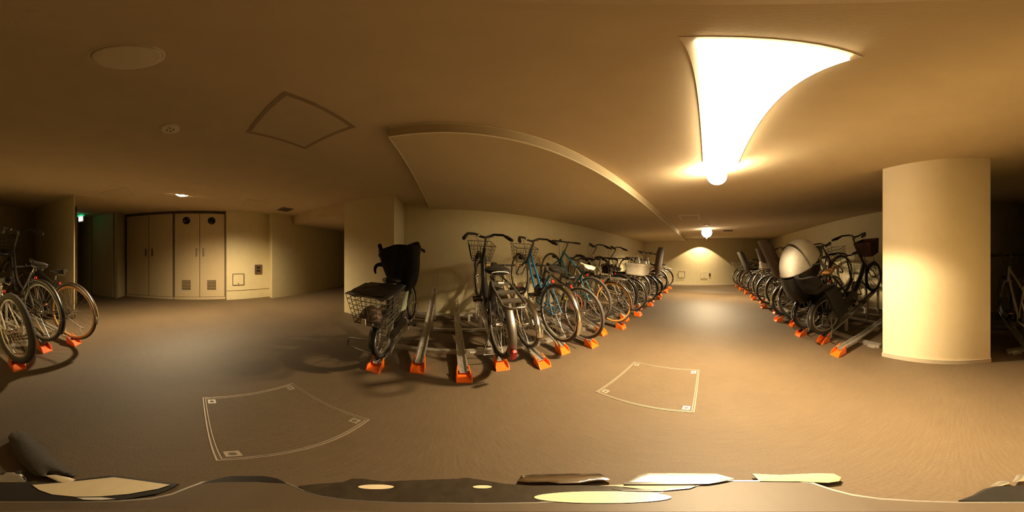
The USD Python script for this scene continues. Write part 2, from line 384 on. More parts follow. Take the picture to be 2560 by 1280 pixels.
# the column at the corridor's mouth
struct('wall_column', box((-1.9, 2.48, 0), (-0.9, BW + 0.1, CZ + 0.03), 0.12), 'wall_paint', 'cream column between the corridor and the left row', -0.8)
struct('ceiling_corridor', box((-3.62, 2.5, 1.95), (-1.9, 9.0, CZ + 0.02), 0.25), 'ceiling_paint', 'lower ceiling of the unlit corridor', -1.2)
# dropped soffit over the left row
SF = struct('ceiling_soffit', box((-0.38, 0.96, 2.066), (7.5, BW, CZ + 0.02), 0.08), 'soffit_paint', 'dropped soffit over the left bicycle row', 0.3)
struct('edge_bead', tube([(-0.384, 0.958, 2.068), (7.5, 0.958, 2.068)], 0.007, 6, 0.06), 'bead_paint', None, 0.3, parent=SF)
struct('edge_bead', tube([(-0.384, 0.958, 2.068), (-0.384, BW, 2.068)], 0.005, 6, 0.06), 'bead_paint', None, 0.3, parent=SF)
struct('edge_bead', tube([(-0.38, 0.957, 2.176), (7.5, 0.957, 2.176)], 0.004, 6, 0.06), 'bead_paint', None, 0.3, parent=SF)
# the free-standing pillar
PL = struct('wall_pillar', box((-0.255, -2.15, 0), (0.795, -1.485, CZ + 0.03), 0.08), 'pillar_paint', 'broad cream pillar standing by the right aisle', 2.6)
struct('baseboard_pillar', box((-0.262, -2.157, 0), (0.802, -1.478, 0.055), 0.08), 'baseboard_pale', 'pale skirting round the foot of the broad pillar', 2.6)
struct('baseboard_stub', box((-2.04, -BW, 0), (-2.025, -1.83, 0.14), 0.1), 'baseboard_dark', 'dark skirting along the foot of the stub wall', -2.7)
struct('baseboard_far', box((7.485, -BW, 0), (7.5, BW, 0.05), 0.2), 'baseboard_pale', 'pale skirting along the far wall', TA)
# closing walls where the unrolled hall ends
def end_wall(name, t, label):
    r = np.r_[np.linspace(0, 3, 30), np.geomspace(3.1, 12, 12)]; lo, hi = Wp(t, r, -0.02), Wp(t, r, CZ + 0.02); n = len(r); k = np.arange(n - 1)
    v = np.vstack([lo, hi, lo + [0.2 * np.sign(t), 0, 0], hi + [0.2 * np.sign(t), 0, 0]])
    f = np.vstack([np.stack([k, k + 1, k + 1 + n], 1), np.stack([k, k + 1 + n, k + n], 1)])
    p = write(numbered('/World', name), (v, np.vstack([f, f[:, ::-1] + 2 * n])), 'wall_paint', None, 0, warp=False); keys(p, kind='structure', label=label)
end_wall('wall_west', -TE, 'plain wall closing the hall beyond the left bicycles')
end_wall('wall_east', TE, 'plain wall closing the hall beyond the right bicycles')
struct('wall_rear', box((-3.2, -2.7, -0.1), (3.2, -2.5, CZ + 0.4), 0.5), 'wall_paint', 'plain wall behind the tripod', warp=False)
struct('wall_west', box((-3.0, -2.7, -0.1), (-2.8, 1.4, CZ + 0.4), 0.5), 'wall_paint', 'plain side wall beside the tripod, left', warp=False)
struct('wall_east', box((2.8, -2.7, -0.1), (3.0, 1.4, CZ + 0.4), 0.5), 'wall_paint', 'plain side wall beside the tripod, right', warp=False)
# ---------------------------------------------------------------- ceiling and wall fittings
def frame_ring(a0, a1, b0, b1, w, z0, z1):
    return [box((a0, b0, z0), (a1, b0 + w, z1), 0.06), box((a0, b1 - w, z0), (a1, b1, z1), 0.06), box((a0, b0 + w, z0), (a0 + w, b1 - w, z1), 0.06), box((a1 - w, b0 + w, z0), (a1, b1 - w, z1), 0.06)]
def disc(c, r, z0, z1, r2=None, n=36):
    """A shallow round fitting hanging below the ceiling from z1 down to z0."""
    r2 = r if r2 is None else r2
    m = lathe([(0.0, z0), (r2 * 0.5, z0), (r2 * 0.92, z0 + 0.1 * (z1 - z0)), (r2, z0 + 0.3 * (z1 - z0)), (r, z1 - 0.2 * (z1 - z0)), (r, z1)], n, 'z')
    return mv((m[0], m[1]), (c[0], c[1], 0))
def ceiling_hatch(label, a0, a1, b0, b1, w=0.022, dark='groove_brown', name='ceiling_hatch'):
    t = Thing(name, label, 'hatch', ((a0 + a1) / 2, (b0 + b1) / 2, CZ))
    t.part('hatch_frame', frame_ring(a0, a1, b0, b1, w, CZ - 0.006, CZ + 0.004), dark)
    t.part('hatch_panel', box((a0 + w, b0 + w, CZ - 0.004), (a1 - w, b1 - w, CZ + 0.004), 0.06), 'hatch_paint')
ceiling_hatch('large square ceiling hatch with a dark recessed frame beside the soffit corner', -1.07, -0.57, 0.35, 0.86, 0.026, 'hatch_groove')
ceiling_hatch('pale ceiling hatch above the far end of the aisle', 3.55, 4.0, 0.17, 0.62, 0.018, 'bead_paint')
ceiling_hatch('faint ceiling hatch in front of the exit sign', -2.62, -2.2, -1.45, -1.0, 0.012, 'hatch_paint')
ceiling_hatch('faint ceiling hatch above the outlet plate at the corridor', -3.25, -2.85, 0.95, 1.4, 0.012, 'hatch_paint')
def fitting(name, label, cat_, c, r, drop, mat_, ringmat=None):
    t = Thing(name, label, cat_, (c[0], c[1], CZ))
    t.part('cover', disc(c, r, CZ - drop, CZ + 0.002), mat_)
    t.part('rim', mv(lathe([(r * 1.02, CZ - 0.3 * drop), (r * 1.10, CZ - 0.2 * drop), (r * 1.10, CZ + 0.002)], 36, 'z'), (c[0], c[1], 0)), ringmat or mat_)
    return t
fitting('ceiling_speaker', 'large round cream cover on the ceiling above the left aisle', 'ceiling fitting', (-0.36, -0.16), 0.085, 0.040, 'cover_plastic')
t = fitting('smoke_detector', 'small round ceiling detector with dark sensor marks', 'smoke detector', (-1.06, -0.16), 0.062, 0.022, 'cover_plastic')
for k in range(4):
    t.part('sensor_slot', cbox((-1.06 + 0.022 * math.cos(k * 1.57), -0.16 + 0.022 * math.sin(k * 1.57), CZ - 0.0225), (0.018, 0.010, 0.004), 0.05), 'ink_grey')
fitting('smoke_detector', 'small round detector on the ceiling just before the far lamp', 'smoke detector', (4.55, 0.0), 0.07, 0.03, 'cover_plastic')
fitting('smoke_detector', 'small round detector on the ceiling just behind the far lamp', 'smoke detector', (6.25, 0.02), 0.09, 0.07, 'hatch_paint')
def vent(label, c, sa, sb):
    t = Thing('ceiling_vent', label, 'vent', (c[0], c[1], CZ))
    t.part('vent_frame', frame_ring(c[0] - sa, c[0] + sa, c[1] - sb, c[1] + sb, 0.02, CZ - 0.012, CZ + 0.002), 'groove_brown')
    for k in range(5):
        u = c[0] - sa + 0.02 + (k + 0.5) * (2 * sa - 0.04) / 5
        t.part('slat', box((u - 0.012, c[1] - sb + 0.02, CZ - 0.010), (u + 0.006, c[1] + sb - 0.02, CZ - 0.002), 0.08), 'groove_brown')
vent('dark slatted ceiling vent right of the far lamp', (5.45, -0.72), 0.11, 0.16)
vent('dark slatted ceiling vent above the corridor mouth', (-3.15, 1.95), 0.14, 0.14)

# lamps
def downlight(label, c, r, name='downlight'):
    t = Thing(name, label, 'ceiling lamp', (c[0], c[1], CZ))
    t.part('trim_ring', mv(lathe([(r * 0.80, CZ - 0.004), (r * 0.86, CZ - 0.012), (r, CZ - 0.010), (r * 1.04, CZ + 0.002)], 40, 'z'), (c[0], c[1], 0)), 'cover_plastic')
    t.part('diffuser', mv(lathe([(0.0, CZ - 0.022), (r * 0.4, CZ - 0.020), (r * 0.7, CZ - 0.012), (r * 0.8, CZ - 0.002)], 40, 'z'), (c[0], c[1], 0)), 'glass_lamp', label='glowing white diffuser filling the lens glare area')
downlight('small round downlight glowing on the ceiling before the storage cabinets', CAB, 0.075)
t = Thing('globe_lamp', 'round glaring lamp hanging at the far end of the aisle', 'ceiling lamp', (FAR[0], FAR[1], CZ))
t.part('ceiling_plate', mv(lathe([(0.0, CZ - 0.03), (0.09, CZ - 0.028), (0.10, CZ + 0.002)], 32, 'z'), (FAR[0], FAR[1], 0)), 'cover_plastic')
g = ball((0, 0, 0), 1.0, 3); g = (g[0] * np.array([0.17, 0.17, 0.17]) + np.array([FAR[0], FAR[1], CZ - 0.12]), g[1])
t.part('globe', g, 'glass_lamp', label='glowing white globe')
t = Thing('added_luminaire', 'long white luminaire added in place of lens glare above the tripod', 'ceiling lamp', (0.85, -0.12, CZ))  # added fixture: its glowing panel takes the place of lens glare
t.part('housing', box((0.20, -0.285, CZ - 0.02), (1.48, 0.035, CZ + 0.002), 0.04), 'cover_plastic')
t.part('diffuser', box((0.22, -0.265, CZ - 0.085), (1.46, 0.015, CZ - 0.018), 0.04), 'panel_glow', label='glowing white diffuser filling the lens glare area')

t = Thing('globe_lamp', 'glaring round lamp at the near end of the long added white luminaire', 'ceiling lamp', (1.60, -0.10, CZ))
t.part('ceiling_plate', mv(lathe([(0.0, CZ - 0.03), (0.07, CZ - 0.028), (0.08, CZ + 0.002)], 32, 'z'), (1.60, -0.10, 0)), 'cover_plastic')
g = ball((0, 0, 0), 1.0, 3); t.part('globe', (g[0] * 0.10 + np.array([1.60, -0.10, CZ - 0.115]), g[1]), 'glass_glare', label='glowing white globe')

# exit sign, its jamb, doors and cabinets
t = Thing('exit_sign', 'small lit white and green exit sign under the ceiling by the stub wall', 'exit sign', (-3.2, -2.66, CZ))
t.part('sign_face', box((-3.16, -2.72, 1.985), (-3.14, -2.60, 2.10), 0.1), 'sign_white', label='glowing white sign face')
t.part('sign_case', [box((-3.20, -2.74, 1.965), (-3.16, -2.58, 2.115), 0.1)], 'cover_plastic')
t.part('sign_top', box((-3.20, -2.79, 2.115), (-3.10, -2.57, 2.145), 0.1), 'sign_green', label='green lit top edge')
t.part('hanger', tube([(-3.18, -2.66, 2.14), (-3.18, -2.66, CZ)], 0.012), 'steel_dull')
t = Thing('door_1', 'tall flush cream door panel left of the storage cabinets', 'door', (-3.6, -2.3, 0), kind='structure')
t.part('door_leaf', bbox((-3.60, -2.62, 0.02), (-3.585, -1.96, 2.16), 0.004), 'cabinet_paint')
t.part('door_gap', [box((-3.598, -1.96, 0), (-3.59, -1.945, CZ), 0.1), box((-3.598, -2.64, 0), (-3.59, -2.625, CZ), 0.1)], 'groove_brown')
struct('trim_1', box((-2.085, -1.862, 0.14), (-2.038, -1.832, 1.98), 0.1), 'steel_mirror', 'shiny steel corner strip beside the exit recess', -2.8)

t = fitting('wall_washer', 'small dark lamp hood on the ceiling close to the far wall', 'ceiling lamp', WASH, 0.10, 0.035, 'groove_brown')
def cabinet(label, y0, y1, vents):
    """A two-door cupboard from floor to ceiling: y0 on its left, y1 on its right as seen."""
    t = Thing('storage_cabinet', label, 'cabinet', (-3.9, (y0 + y1) / 2, 0))
    X = -3.90
    t.part('body', [box((X - 0.3, y0, 0.0), (X - 0.02, y1, 2.13), 0.15)], 'cabinet_paint')
    t.part('plinth', box((X - 0.02, y0, 0), (X + 0.004, y1, 0.06), 0.1), 'cabinet_paint')
    t.part('frame_gap', [box((X - 0.019, y0 - 0.012, 0), (X + 0.001, y0 + 0.008, 2.13), 0.1), box((X - 0.019, y1 - 0.008, 0), (X + 0.001, y1 + 0.012, 2.13), 0.1), box((X - 0.019, y0, 2.11), (X + 0.001, y1, 2.135), 0.1)], 'groove_brown')
    mid = (y0 + y1) / 2
    t.part('frame_gap', box((X - 0.019, mid - 0.02, 0.06), (X + 0.001, mid + 0.02, 2.12), 0.1), 'groove_brown')
    for k, (u0, u1) in enumerate(((y0 + 0.016, mid - 0.007), (mid + 0.007, y1 - 0.016))):
        d = t.part('door', box((X - 0.015, u0, 0.068), (X + 0.008, u1, 2.105), 0.1), 'cabinet_paint')
        hy = u1 - 0.075 if k == 0 else u0 + 0.075
        t.part('handle', [cbox((X + 0.010, hy, 1.16), (0.004, 0.030, 0.19), 0.2), tube([(X + 0.012, hy, 1.09), (X + 0.030, hy, 1.10), (X + 0.030, hy, 1.22), (X + 0.012, hy, 1.23)], 0.006, 6)], 'steel_dull' if vents else 'outlet_brown', under=d)
        if vents:
            c = (u0 + u1) / 2 - 0.02
            v = t.part('round_vent', xf(lathe([(0.0, 0.004), (0.085, 0.006), (0.092, 0.0)], 24, 'x'), trimesh.transformations.translation_matrix((X + 0.009, c, 1.93))), 'plastic_black', under=d, label='black round fan vent')
            for q in range(6):
                a = q * PI / 3 + 0.3
                m = bbox((-0.003, 0.018, -0.018), (0.003, 0.075, 0.018), 0.002)
                m = xf(m, rotm((1, 0, 0), a) @ rotm((0, 1, 0), 0.5)); t.part('vent_blade', mv(m, (X + 0.019, c, 1.93)), 'steel_mirror' if (q % 3 == k) else 'plastic_black', under=d)
            t.part('louvre_back', box((X + 0.006, c - 0.105, 0.25), (X + 0.0095, c + 0.105, 0.49), 0.1), 'groove_brown', under=d)
            for q in range(8):
                t.part('louvre_slat', xf(bbox((-0.004, -0.10, -0.008), (0.004, 0.10, 0.008), 0.002), trimesh.transformations.translation_matrix((X + 0.014, c, 0.27 + q * 0.028)) @ rotm((0, 1, 0), 0.7)), 'cabinet_paint', under=d)
    return t
t = cabinet('plain two-door storage cabinet left of the vented one', -1.74, -0.515, False)
t.part('label_strip', cbox((-3.889, -1.38, 2.03), (0.003, 0.20, 0.035), 0.2), 'hatch_paint')
cabinet('two-door storage cabinet with black round vents and louvres', -0.495, 0.735, True)

def wall_hatch(label, m4, w, h, frame='groove_brown', panel='wall_paint', base=(0, 0, 0), th0=None):
    """A framed inspection hatch in a wall: local x across, z up, y out of the wall."""
    t = Thing('wall_hatch', label, 'wall hatch', base, mat4=m4, th0=th0)
    b = 0.016
    t.part('hatch_frame', [box((-w / 2, 0, 0), (w / 2, 0.006, b)), box((-w / 2, 0, h - b), (w / 2, 0.006, h)), box((-w / 2, 0, b), (-w / 2 + b, 0.006, h - b)), box((w / 2 - b, 0, b), (w / 2, 0.006, h - b))], frame)
    t.part('hatch_door', box((-w / 2 + b, 0, b), (w / 2 - b, 0.004, h - b)), panel)
    t.part('latch', xf(lathe([(0.0, 0.006), (0.012, 0.005), (0.012, 0.0)], 12, 'y'), trimesh.transformations.translation_matrix((0, 0.004, 0.045))), 'outlet_brown')
def wall_at(a, b, z, out):
    m = np.eye(4); o = np.array(out, float); m[:3, 1] = o; m[:3, 2] = (0, 0, 1); m[:3, 0] = np.cross(o, (0, 0, 1)); m[:3, 3] = (a, b, z); return m
wall_hatch('framed wall hatch right of the storage cabinets', wall_at(-3.80, 1.04, 0.36, (1, 0, 0)), 0.29, 0.29, base=(-3.8, 1.04, 0.36))
wall_hatch('dark-framed wall hatch, left of the pair on the far wall', wall_at(7.49, 1.17, 0.345, (-1, 0, 0)), 0.31, 0.31, base=(7.49, 1.17, 0.345))
wall_hatch('pale-framed wall hatch beside the outlet on the far wall', wall_at(7.49, 0.12, 0.35, (-1, 0, 0)), 0.31, 0.30, 'bead_paint', base=(7.49, 0.12, 0.35))
def outlet(label, m4, w, h, base):
    t = Thing('wall_outlet', label, 'outlet', base, mat4=m4)
    t.part('cover_plate', bbox((-w / 2, 0, 0), (w / 2, 0.010, h), 0.004), 'outlet_brown')
    for k in (0.28, 0.62): t.part('socket', bbox((-w * 0.22, 0.008, h * k), (w * 0.22, 0.014, h * (k + 0.16)), 0.002), 'plastic_black')
outlet('dark brown outlet plate on the wall near the corridor', wall_at(-3.80, 1.56, 0.62, (1, 0, 0)), 0.19, 0.24, (-3.8, 1.56, 0.62))
outlet('small dark outlet plate on the far wall', wall_at(7.49, -0.14, 0.44, (-1, 0, 0)), 0.08, 0.14, (7.49, -0.14, 0.44))
struct('trim_2', box((-3.80, 0.745, 0.235), (-3.794, 1.85, 0.24), 0.1), 'hatch_paint', 'thin joint along the wall below the hatch', -1.8)

# ---------------------------------------------------------------- floor hatches
def floor_hatch(label, a0, a1, b0, b1):
    t = Thing('floor_hatch', label, 'floor hatch', ((a0 + a1) / 2, (b0 + b1) / 2, 0))
    w = 0.005
    t.part('hatch_frame', frame_ring(a0, a1, b0, b1, w, -0.002, 0.005), 'hatch_steel')
    t.part('gap', frame_ring(a0 + w, a1 - w, b0 + w, b1 - w, 0.008, -0.002, 0.0015), 'groove_brown')
    e = w + 0.008
    t.part('lid_edge', frame_ring(a0 + e, a1 - e, b0 + e, b1 - e, 0.004, -0.002, 0.004), 'hatch_steel')
    t.part('lid', box((a0 + e + 0.006, b0 + e + 0.006, -0.002), (a1 - e - 0.006, b1 - e - 0.006, 0.003), 0.05), 'floor_vinyl')
    for x, y in ((a0, b0), (a0, b1), (a1, b0), (a1, b1)):
        sx, sy = (1 if x == a0 else -1), (1 if y == b0 else -1); c = (x + sx * 0.048, y + sy * 0.048)
        p = t.part('lift_socket', cbox((c[0], c[1], 0.003), (0.042, 0.042, 0.004)), 'label_white' if (x, y) in ((-0.93, 0.045), (0.85, 0.065), (1.45, 0.065)) else 'hatch_steel')
        t.part('key_hole', mv(lathe([(0.0, 0.0022), (0.010, 0.002), (0.012, 0.0)], 14, 'z'), (c[0], c[1], 0.0052)), 'ink_grey', under=p)
floor_hatch('square floor hatch with bright metal edge on the shaded left floor', -0.93, -0.345, 0.045, 0.635)
floor_hatch('square floor hatch with metal corner sockets in the bright aisle', 0.85, 1.45, 0.065, 0.69)

# ---------------------------------------------------------------- bicycle racks
def bike_frame(a, b0, sgn):
    """Local x runs from a rail's mouth towards the wall, y to the left of that, z up."""
    m = np.eye(4); m[:3, 0] = (0, sgn, 0); m[:3, 1] = (-sgn, 0, 0); m[:3, 3] = (a, b0, 0); return m
SL = {'L': 0.06, 'H': 0.36}
def rail_z(kind, x): return 0.055 + SL[kind] * x
class Under:
    """Writes sub-parts of a part of T, placed by a matrix of their own."""
    def __init__(s, t, name, mat4): s.t, s.mat4, s.path = t, mat4, t.sub(name)
    def part(s, name, m, material, label=None):
        if isinstance(m, list): m = cat(m)
        return s.t.part(name, xf(m, s.mat4), material, under=s.path, label=label)
def rail(rack, a, b0, sgn, kind):
    t = Under(rack, 'rail', bike_frame(a, b0, sgn))
    s = SL[kind]; L = min(1.62, 2.86 - abs(b0)); tl = math.atan(s)
    R = trimesh.transformations.translation_matrix((0, 0, rail_z(kind, 0))) @ rotm((0, 1, 0), -tl)
    t.part('channel', xf(cat([box((0.07, -0.030, 0), (L, 0.030, 0.004)), box((0.07, -0.034, 0), (L, -0.030, 0.034)), box((0.07, 0.030, 0), (L, 0.034, 0.034)),
                              box((0.07, -0.044, 0.031), (L, -0.034, 0.034)), box((0.07, 0.034, 0.031), (L, 0.044, 0.034)), box((0.07, -0.008, 0.004), (L, 0.008, 0.007))]), R), 'galvanised')
    z1 = rail_z(kind, 0.11)
    t.part('end_cap', [flat(hull([(-0.012, -0.056, 0.0), (-0.012, 0.056, 0.0), (-0.010, -0.054, 0.010), (-0.010, 0.054, 0.010), (0.11, -0.040, z1 - 0.004), (0.11, 0.040, z1 - 0.004), (0.11, -0.04, 0.0), (0.11, 0.04, 0.0)]))]
           + [flat(hull([(-0.012, q * 0.052, 0), (-0.012, q * 0.060, 0), (0.015, q * 0.062, 0.062), (0.015, q * 0.056, 0.062), (0.13, q * 0.038, z1 + 0.055), (0.13, q * 0.048, z1 + 0.055), (0.13, q * 0.038, 0.0), (0.13, q * 0.048, 0.0)])) for q in (-1, 1)], 'cap_orange', label='orange plastic end cap')
    e = np.array([L, 0, rail_z(kind, L)]); u = np.array([math.cos(tl), 0, math.sin(tl)])
    hook = [e + (0, -0.03, 0.0), e + u * 0.10 + (0, -0.03, 0.16), e + u * 0.13 + (0, -0.022, 0.22), e + u * 0.13 + (0, 0.022, 0.22), e + u * 0.10 + (0, 0.03, 0.16), e + (0, 0.03, 0.0)]
    t.part('wheel_hook', [tube(hook, 0.006, 6), tube([e + u * 0.08 + (0, -0.03, 0.12), e + u * 0.08 + (0, 0.03, 0.12)], 0.005, 6)], 'steel_dull')
    g0 = np.array([1.02, 0, rail_z(kind, 1.02)])
    t.part('side_hoop', [tube([g0 + (-0.02, q * 0.036, 0), g0 + (0.0, q * 0.046, 0.07), g0 + (0.05, q * 0.046, 0.09), g0 + (0.08, q * 0.036, 0.03)], 0.005, 6) for q in (-1, 1)], 'chrome')
    for x in ((0.50, 1.05, L - 0.12) if kind == 'H' else (1.05,)):
        z = rail_z(kind, x)
        if z > 0.09: t.part('support_post', box((x - 0.018, -0.020, 0.03), (x + 0.018, 0.020, z - 0.002)), 'galvanised')
    for x in (0.3, 0.75, 1.3):
        t.part('bolt', ball((x, 0, rail_z(kind, x) + 0.008), 0.007, 1), 'chrome')
    return t
def rack_frame(label, a0, a1, sgn, th0=None, b1=1.72, b2=2.35, b3=2.78):
    t = Thing('bicycle_rack', label, 'bicycle rack', ((a0 + a1) / 2, sgn * 1.72, 0), th0=th0)
    t.part('front_bar', box((a0, sgn * (b1 - 0.03), 0), (a1, sgn * (b1 + 0.03), 0.045), 0.10), 'galvanised')
    t.part('middle_bar', box((a0, sgn * (b2 - 0.02), 0.0), (a1, sgn * (b2 + 0.02), 0.04), 0.10), 'galvanised')
    t.part('rear_bar', box((a0, sgn * (b3 - 0.02), 0.10), (a1, sgn * (b3 + 0.02), 0.14), 0.10), 'galvanised')
    n = max(2, int((a1 - a0) / 0.9) + 1)
    for k in range(n):
        a = a0 + 0.1 + (a1 - a0 - 0.2) * k / (n - 1)
        t.part('rear_post', box((a - 0.02, sgn * (b3 - 0.022), 0), (a + 0.02, sgn * (b3 + 0.022), 0.10)), 'galvanised')
        t.part('foot_plate', box((a - 0.05, sgn * (b1 - 0.06), 0), (a + 0.05, sgn * (b1 + 0.06), 0.006)), 'galvanised')
    k, a = 0, a0 + 0.42
    while a < min(a1, 2.6):
        t.part('sticker', box((a - 0.03, sgn * (b1 - 0.032), 0.015), (a + 0.03, sgn * (b1 - 0.0302), 0.038)), 'label_white', label='small white sticker'); a += 0.56
    return t
K_LEFT = rack_frame('long galvanised rack of rails with orange end caps along the left wall', -0.75, 7.15, 1)
K_RIGHT = rack_frame('galvanised rack of rails with orange end caps beyond the pillar on the right', 0.92, 7.25, -1, b1=1.66)
K_EXIT = rack_frame('short galvanised rack of three rails left of the exit', -1.58, -0.45, -1, th0=-2.9, b1=1.62)
K_EDGE = rack_frame('end of a galvanised rack in the shade right of the pillar', -0.95, -0.45, -1, th0=3.0, b1=1.62)
LEFT = [(-0.61, 'L', 1.17), (-0.27, 'H', 1.29), (0.10, 'L', 1.19), (0.44, 'H', 1.33), (0.80, 'L', 1.22), (1.14, 'H', 1.34), (1.50, 'L', 1.23), (1.88, 'H', 1.36), (2.25, 'L', 1.25), (2.62, 'H', 1.38),
        (2.99, 'L', 1.28), (3.42, 'H', 1.45), (3.81, 'L', 1.31), (4.20, 'H', 1.42), (4.59, 'L', 1.33), (5.06, 'H', 1.45), (5.53, 'L', 1.37), (5.98, 'H', 1.46), (6.45, 'L', 1.42)]
RIGHT = [(1.21, 'L', 1.21), (1.57, 'H', 1.31), (1.94, 'L', 1.21), (2.33, 'H', 1.32), (2.68, 'L', 1.20), (3.12, 'H', 1.36), (3.62, 'L', 1.26), (4.08, 'H', 1.38), (4.50, 'L', 1.28), (4.91, 'H', 1.35), (5.39, 'L', 1.28), (5.75, 'H', 1.36), (6.10, 'L', 1.24), (6.55, 'H', 1.34), (7.0, 'L', 1.24)]
for a, kind, b0 in LEFT: rail(K_LEFT, a, b0, 1, kind)
for a, kind, b0 in RIGHT: rail(K_RIGHT, a, -b0, -1, kind)
for a, kind, b0 in ((-0.64, 'L', 1.18), (-1.04, 'H', 1.32), (-1.38, 'L', 1.21)): rail(K_EXIT, a, -b0, -1, kind)
rail(K_EDGE, -0.64, -1.18, -1, 'L')

# ---------------------------------------------------------------- bicycles
BS = 1.05
def wheel(t, under, x, r, tire, rim, spokes=28, rimd=0.018, y=0.0, tr=0.018, m4=None, hubr=0.018, hub='chrome', deflect=0):
    X = trimesh.transformations.translation_matrix((x, y, r)) if m4 is None else m4
    w = t.sub('wheel', under)
    t.part('tire', xf(torus(r - tr, tr, 48, 9), X), tire, under=w)
    R = r - 2 * tr + 0.002
    t.part('rim', xf(lathe([(R, -0.011), (R - rimd * 0.78, -0.009), (R - rimd, 0.0), (R - rimd * 0.78, 0.009), (R, 0.011), (R + 0.004, 0.0)], 48, 'y', True), X), rim, under=w)
    sp = []
    for k in range(spokes):
        s = 1 if k % 2 else -1; a = 2 * PI * k / spokes; b = a + (0.55 if (k // 2) % 2 else -0.55)
        p0 = (hubr * 1.2 * math.cos(b), s * 0.030, hubr * 1.2 * math.sin(b)); p1 = ((R - 0.015) * math.cos(a), s * 0.003, (R - 0.015) * math.sin(a))
        sp.append(tube([p0, p1], 0.0013, 3, 0.3, caps=False))
    t.part('spokes', xf(cat(sp), X), 'chrome', under=w)
    t.part('hub', xf(lathe([(0.0, -0.05), (0.008, -0.05), (0.008, -0.034), (hubr * 1.5, -0.033), (hubr * 1.5, -0.027), (hubr, -0.024), (hubr, 0.024), (hubr * 1.5, 0.027), (hubr * 1.5, 0.033), (0.008, 0.034), (0.008, 0.05), (0.0, 0.05)], 14, 'y'), X), hub, under=w)
    return w
def fender(c, R, a0, a1, w=0.026, n=22):
    rings = []
    for a in np.linspace(a0, a1, n):
        ca, sa = math.cos(a), math.sin(a)
        prof = [(-w, -0.012), (-w * 0.7, 0.002), (0, 0.007), (w * 0.7, 0.002), (w, -0.012), (w * 0.7, -0.001), (0, 0.004), (-w * 0.7, -0.001)]
        rings.append([(c[0] + (R + q) * ca, y, c[1] + (R + q) * sa) for y, q in prof])
    return loft(rings)
def wire_basket(x0, x1, w0, w1, z0, z1, nx=6, ny=7, nz=4, r=0.0022, rt=0.004, grow=0.03):
    """A tapering wire basket: floor x0..x1 by +-w0, rim longer by GROW at each end and +-w1 wide."""
    def ring(k):
        q = k / nz; z = z0 + (z1 - z0) * q; a, b, w = x0 - grow * q, x1 + grow * q, w0 + (w1 - w0) * q
        return np.array([(a, -w, z), (b, -w, z), (b, w, z), (a, w, z), (a, -w, z)])
    out = [tube(ring(k), rt if k in (0, nz) else r, 4, 0.15, False) for k in range(nz + 1)]
    lo, hi = ring(0), ring(nz)
    for e, n in ((0, nx), (1, ny), (2, nx), (3, ny)):
        for k in range(n + 1):
            q = k / n; out.append(tube([lo[e] + (lo[e + 1] - lo[e]) * q, hi[e] + (hi[e + 1] - hi[e]) * q], r, 4, 0.2, False))
    for k in range(1, nx): x = x0 + (x1 - x0) * k / nx; out.append(tube([(x, -w0, z0), (x, w0, z0)], r, 3, 0.3, False))
    for k in range(1, ny): y = -w0 + 2 * w0 * k / ny; out.append(tube([(x0, y, z0), (x1, y, z0)], r, 3, 0.3, False))
    return cat(out)
def solid_basket(x0, x1, w0, w1, z0, z1, grow=0.03, t=0.008):
    def ring(q, ins, n=28):
        a, b, w, z = x0 - grow * q + ins, x1 + grow * q - ins, w0 + (w1 - w0) * q - ins, z0 + (z1 - z0) * q
        c, h = (a + b) / 2, (b - a) / 2; th = np.linspace(0, 2 * PI, n, endpoint=False); e = 0.22
        return np.stack([c + h * np.sign(np.cos(th)) * np.abs(np.cos(th)) ** e, w * np.sign(np.sin(th)) * np.abs(np.sin(th)) ** e, np.full(n, z)], 1)
    return loft([ring(q, 0) for q in (0, 0.25, 0.5, 0.75, 1)] + [ring(1, t), ring(0.1, t)])
def saddle(x, z, L=0.27, W2=0.10, pitch=0.0):
    rings = []
    for q in np.linspace(0, 1, 11):
        xx = x - L * 0.5 + L * q
        w = W2 * (0.55 + 0.45 * math.sin(min(1, q / 0.28) * PI / 2)) if q < 0.28 else W2 * (0.22 + 0.78 * (0.5 + 0.5 * math.cos(min(1, (q - 0.28) / 0.5) * PI)))
        if q in (0.0,): w *= 0.55
        if q > 0.97: w *= 0.55
        h = 0.055 if q < 0.4 else 0.04; zz = z + 0.012 * math.cos(q * PI) + (0.010 if q < 0.1 else 0); th = np.linspace(0, 2 * PI, 14, endpoint=False)
        rings.append(np.stack([np.full(14, xx), w * np.cos(th), zz - 0.5 * h + 0.5 * h * np.where(np.sin(th) > 0, np.abs(np.sin(th)) ** 0.7, -np.abs(np.sin(th)))], 1))
    return loft(rings)
def shell(prof, thick=0.02):
    """A seat shell: PROF is rows of (x, half width, z, wing) from the seat's front edge, over its hollow, up to the top of the back."""
    top, bot = [], []
    for x, w, z, wing, nx, nz in prof:
        top.append([(x + wing * nx * abs(u) ** 3, w * u, z + wing * nz * abs(u) ** 3) for u in np.linspace(-1, 1, 9)])
        bot.append([(x - thick * nx + wing * nx * abs(u) ** 3, (w + thick) * u, z - thick * nz + wing * nz * abs(u) ** 3) for u in np.linspace(1, -1, 9)])
    return loft([a + b for a, b in zip(top, bot)])
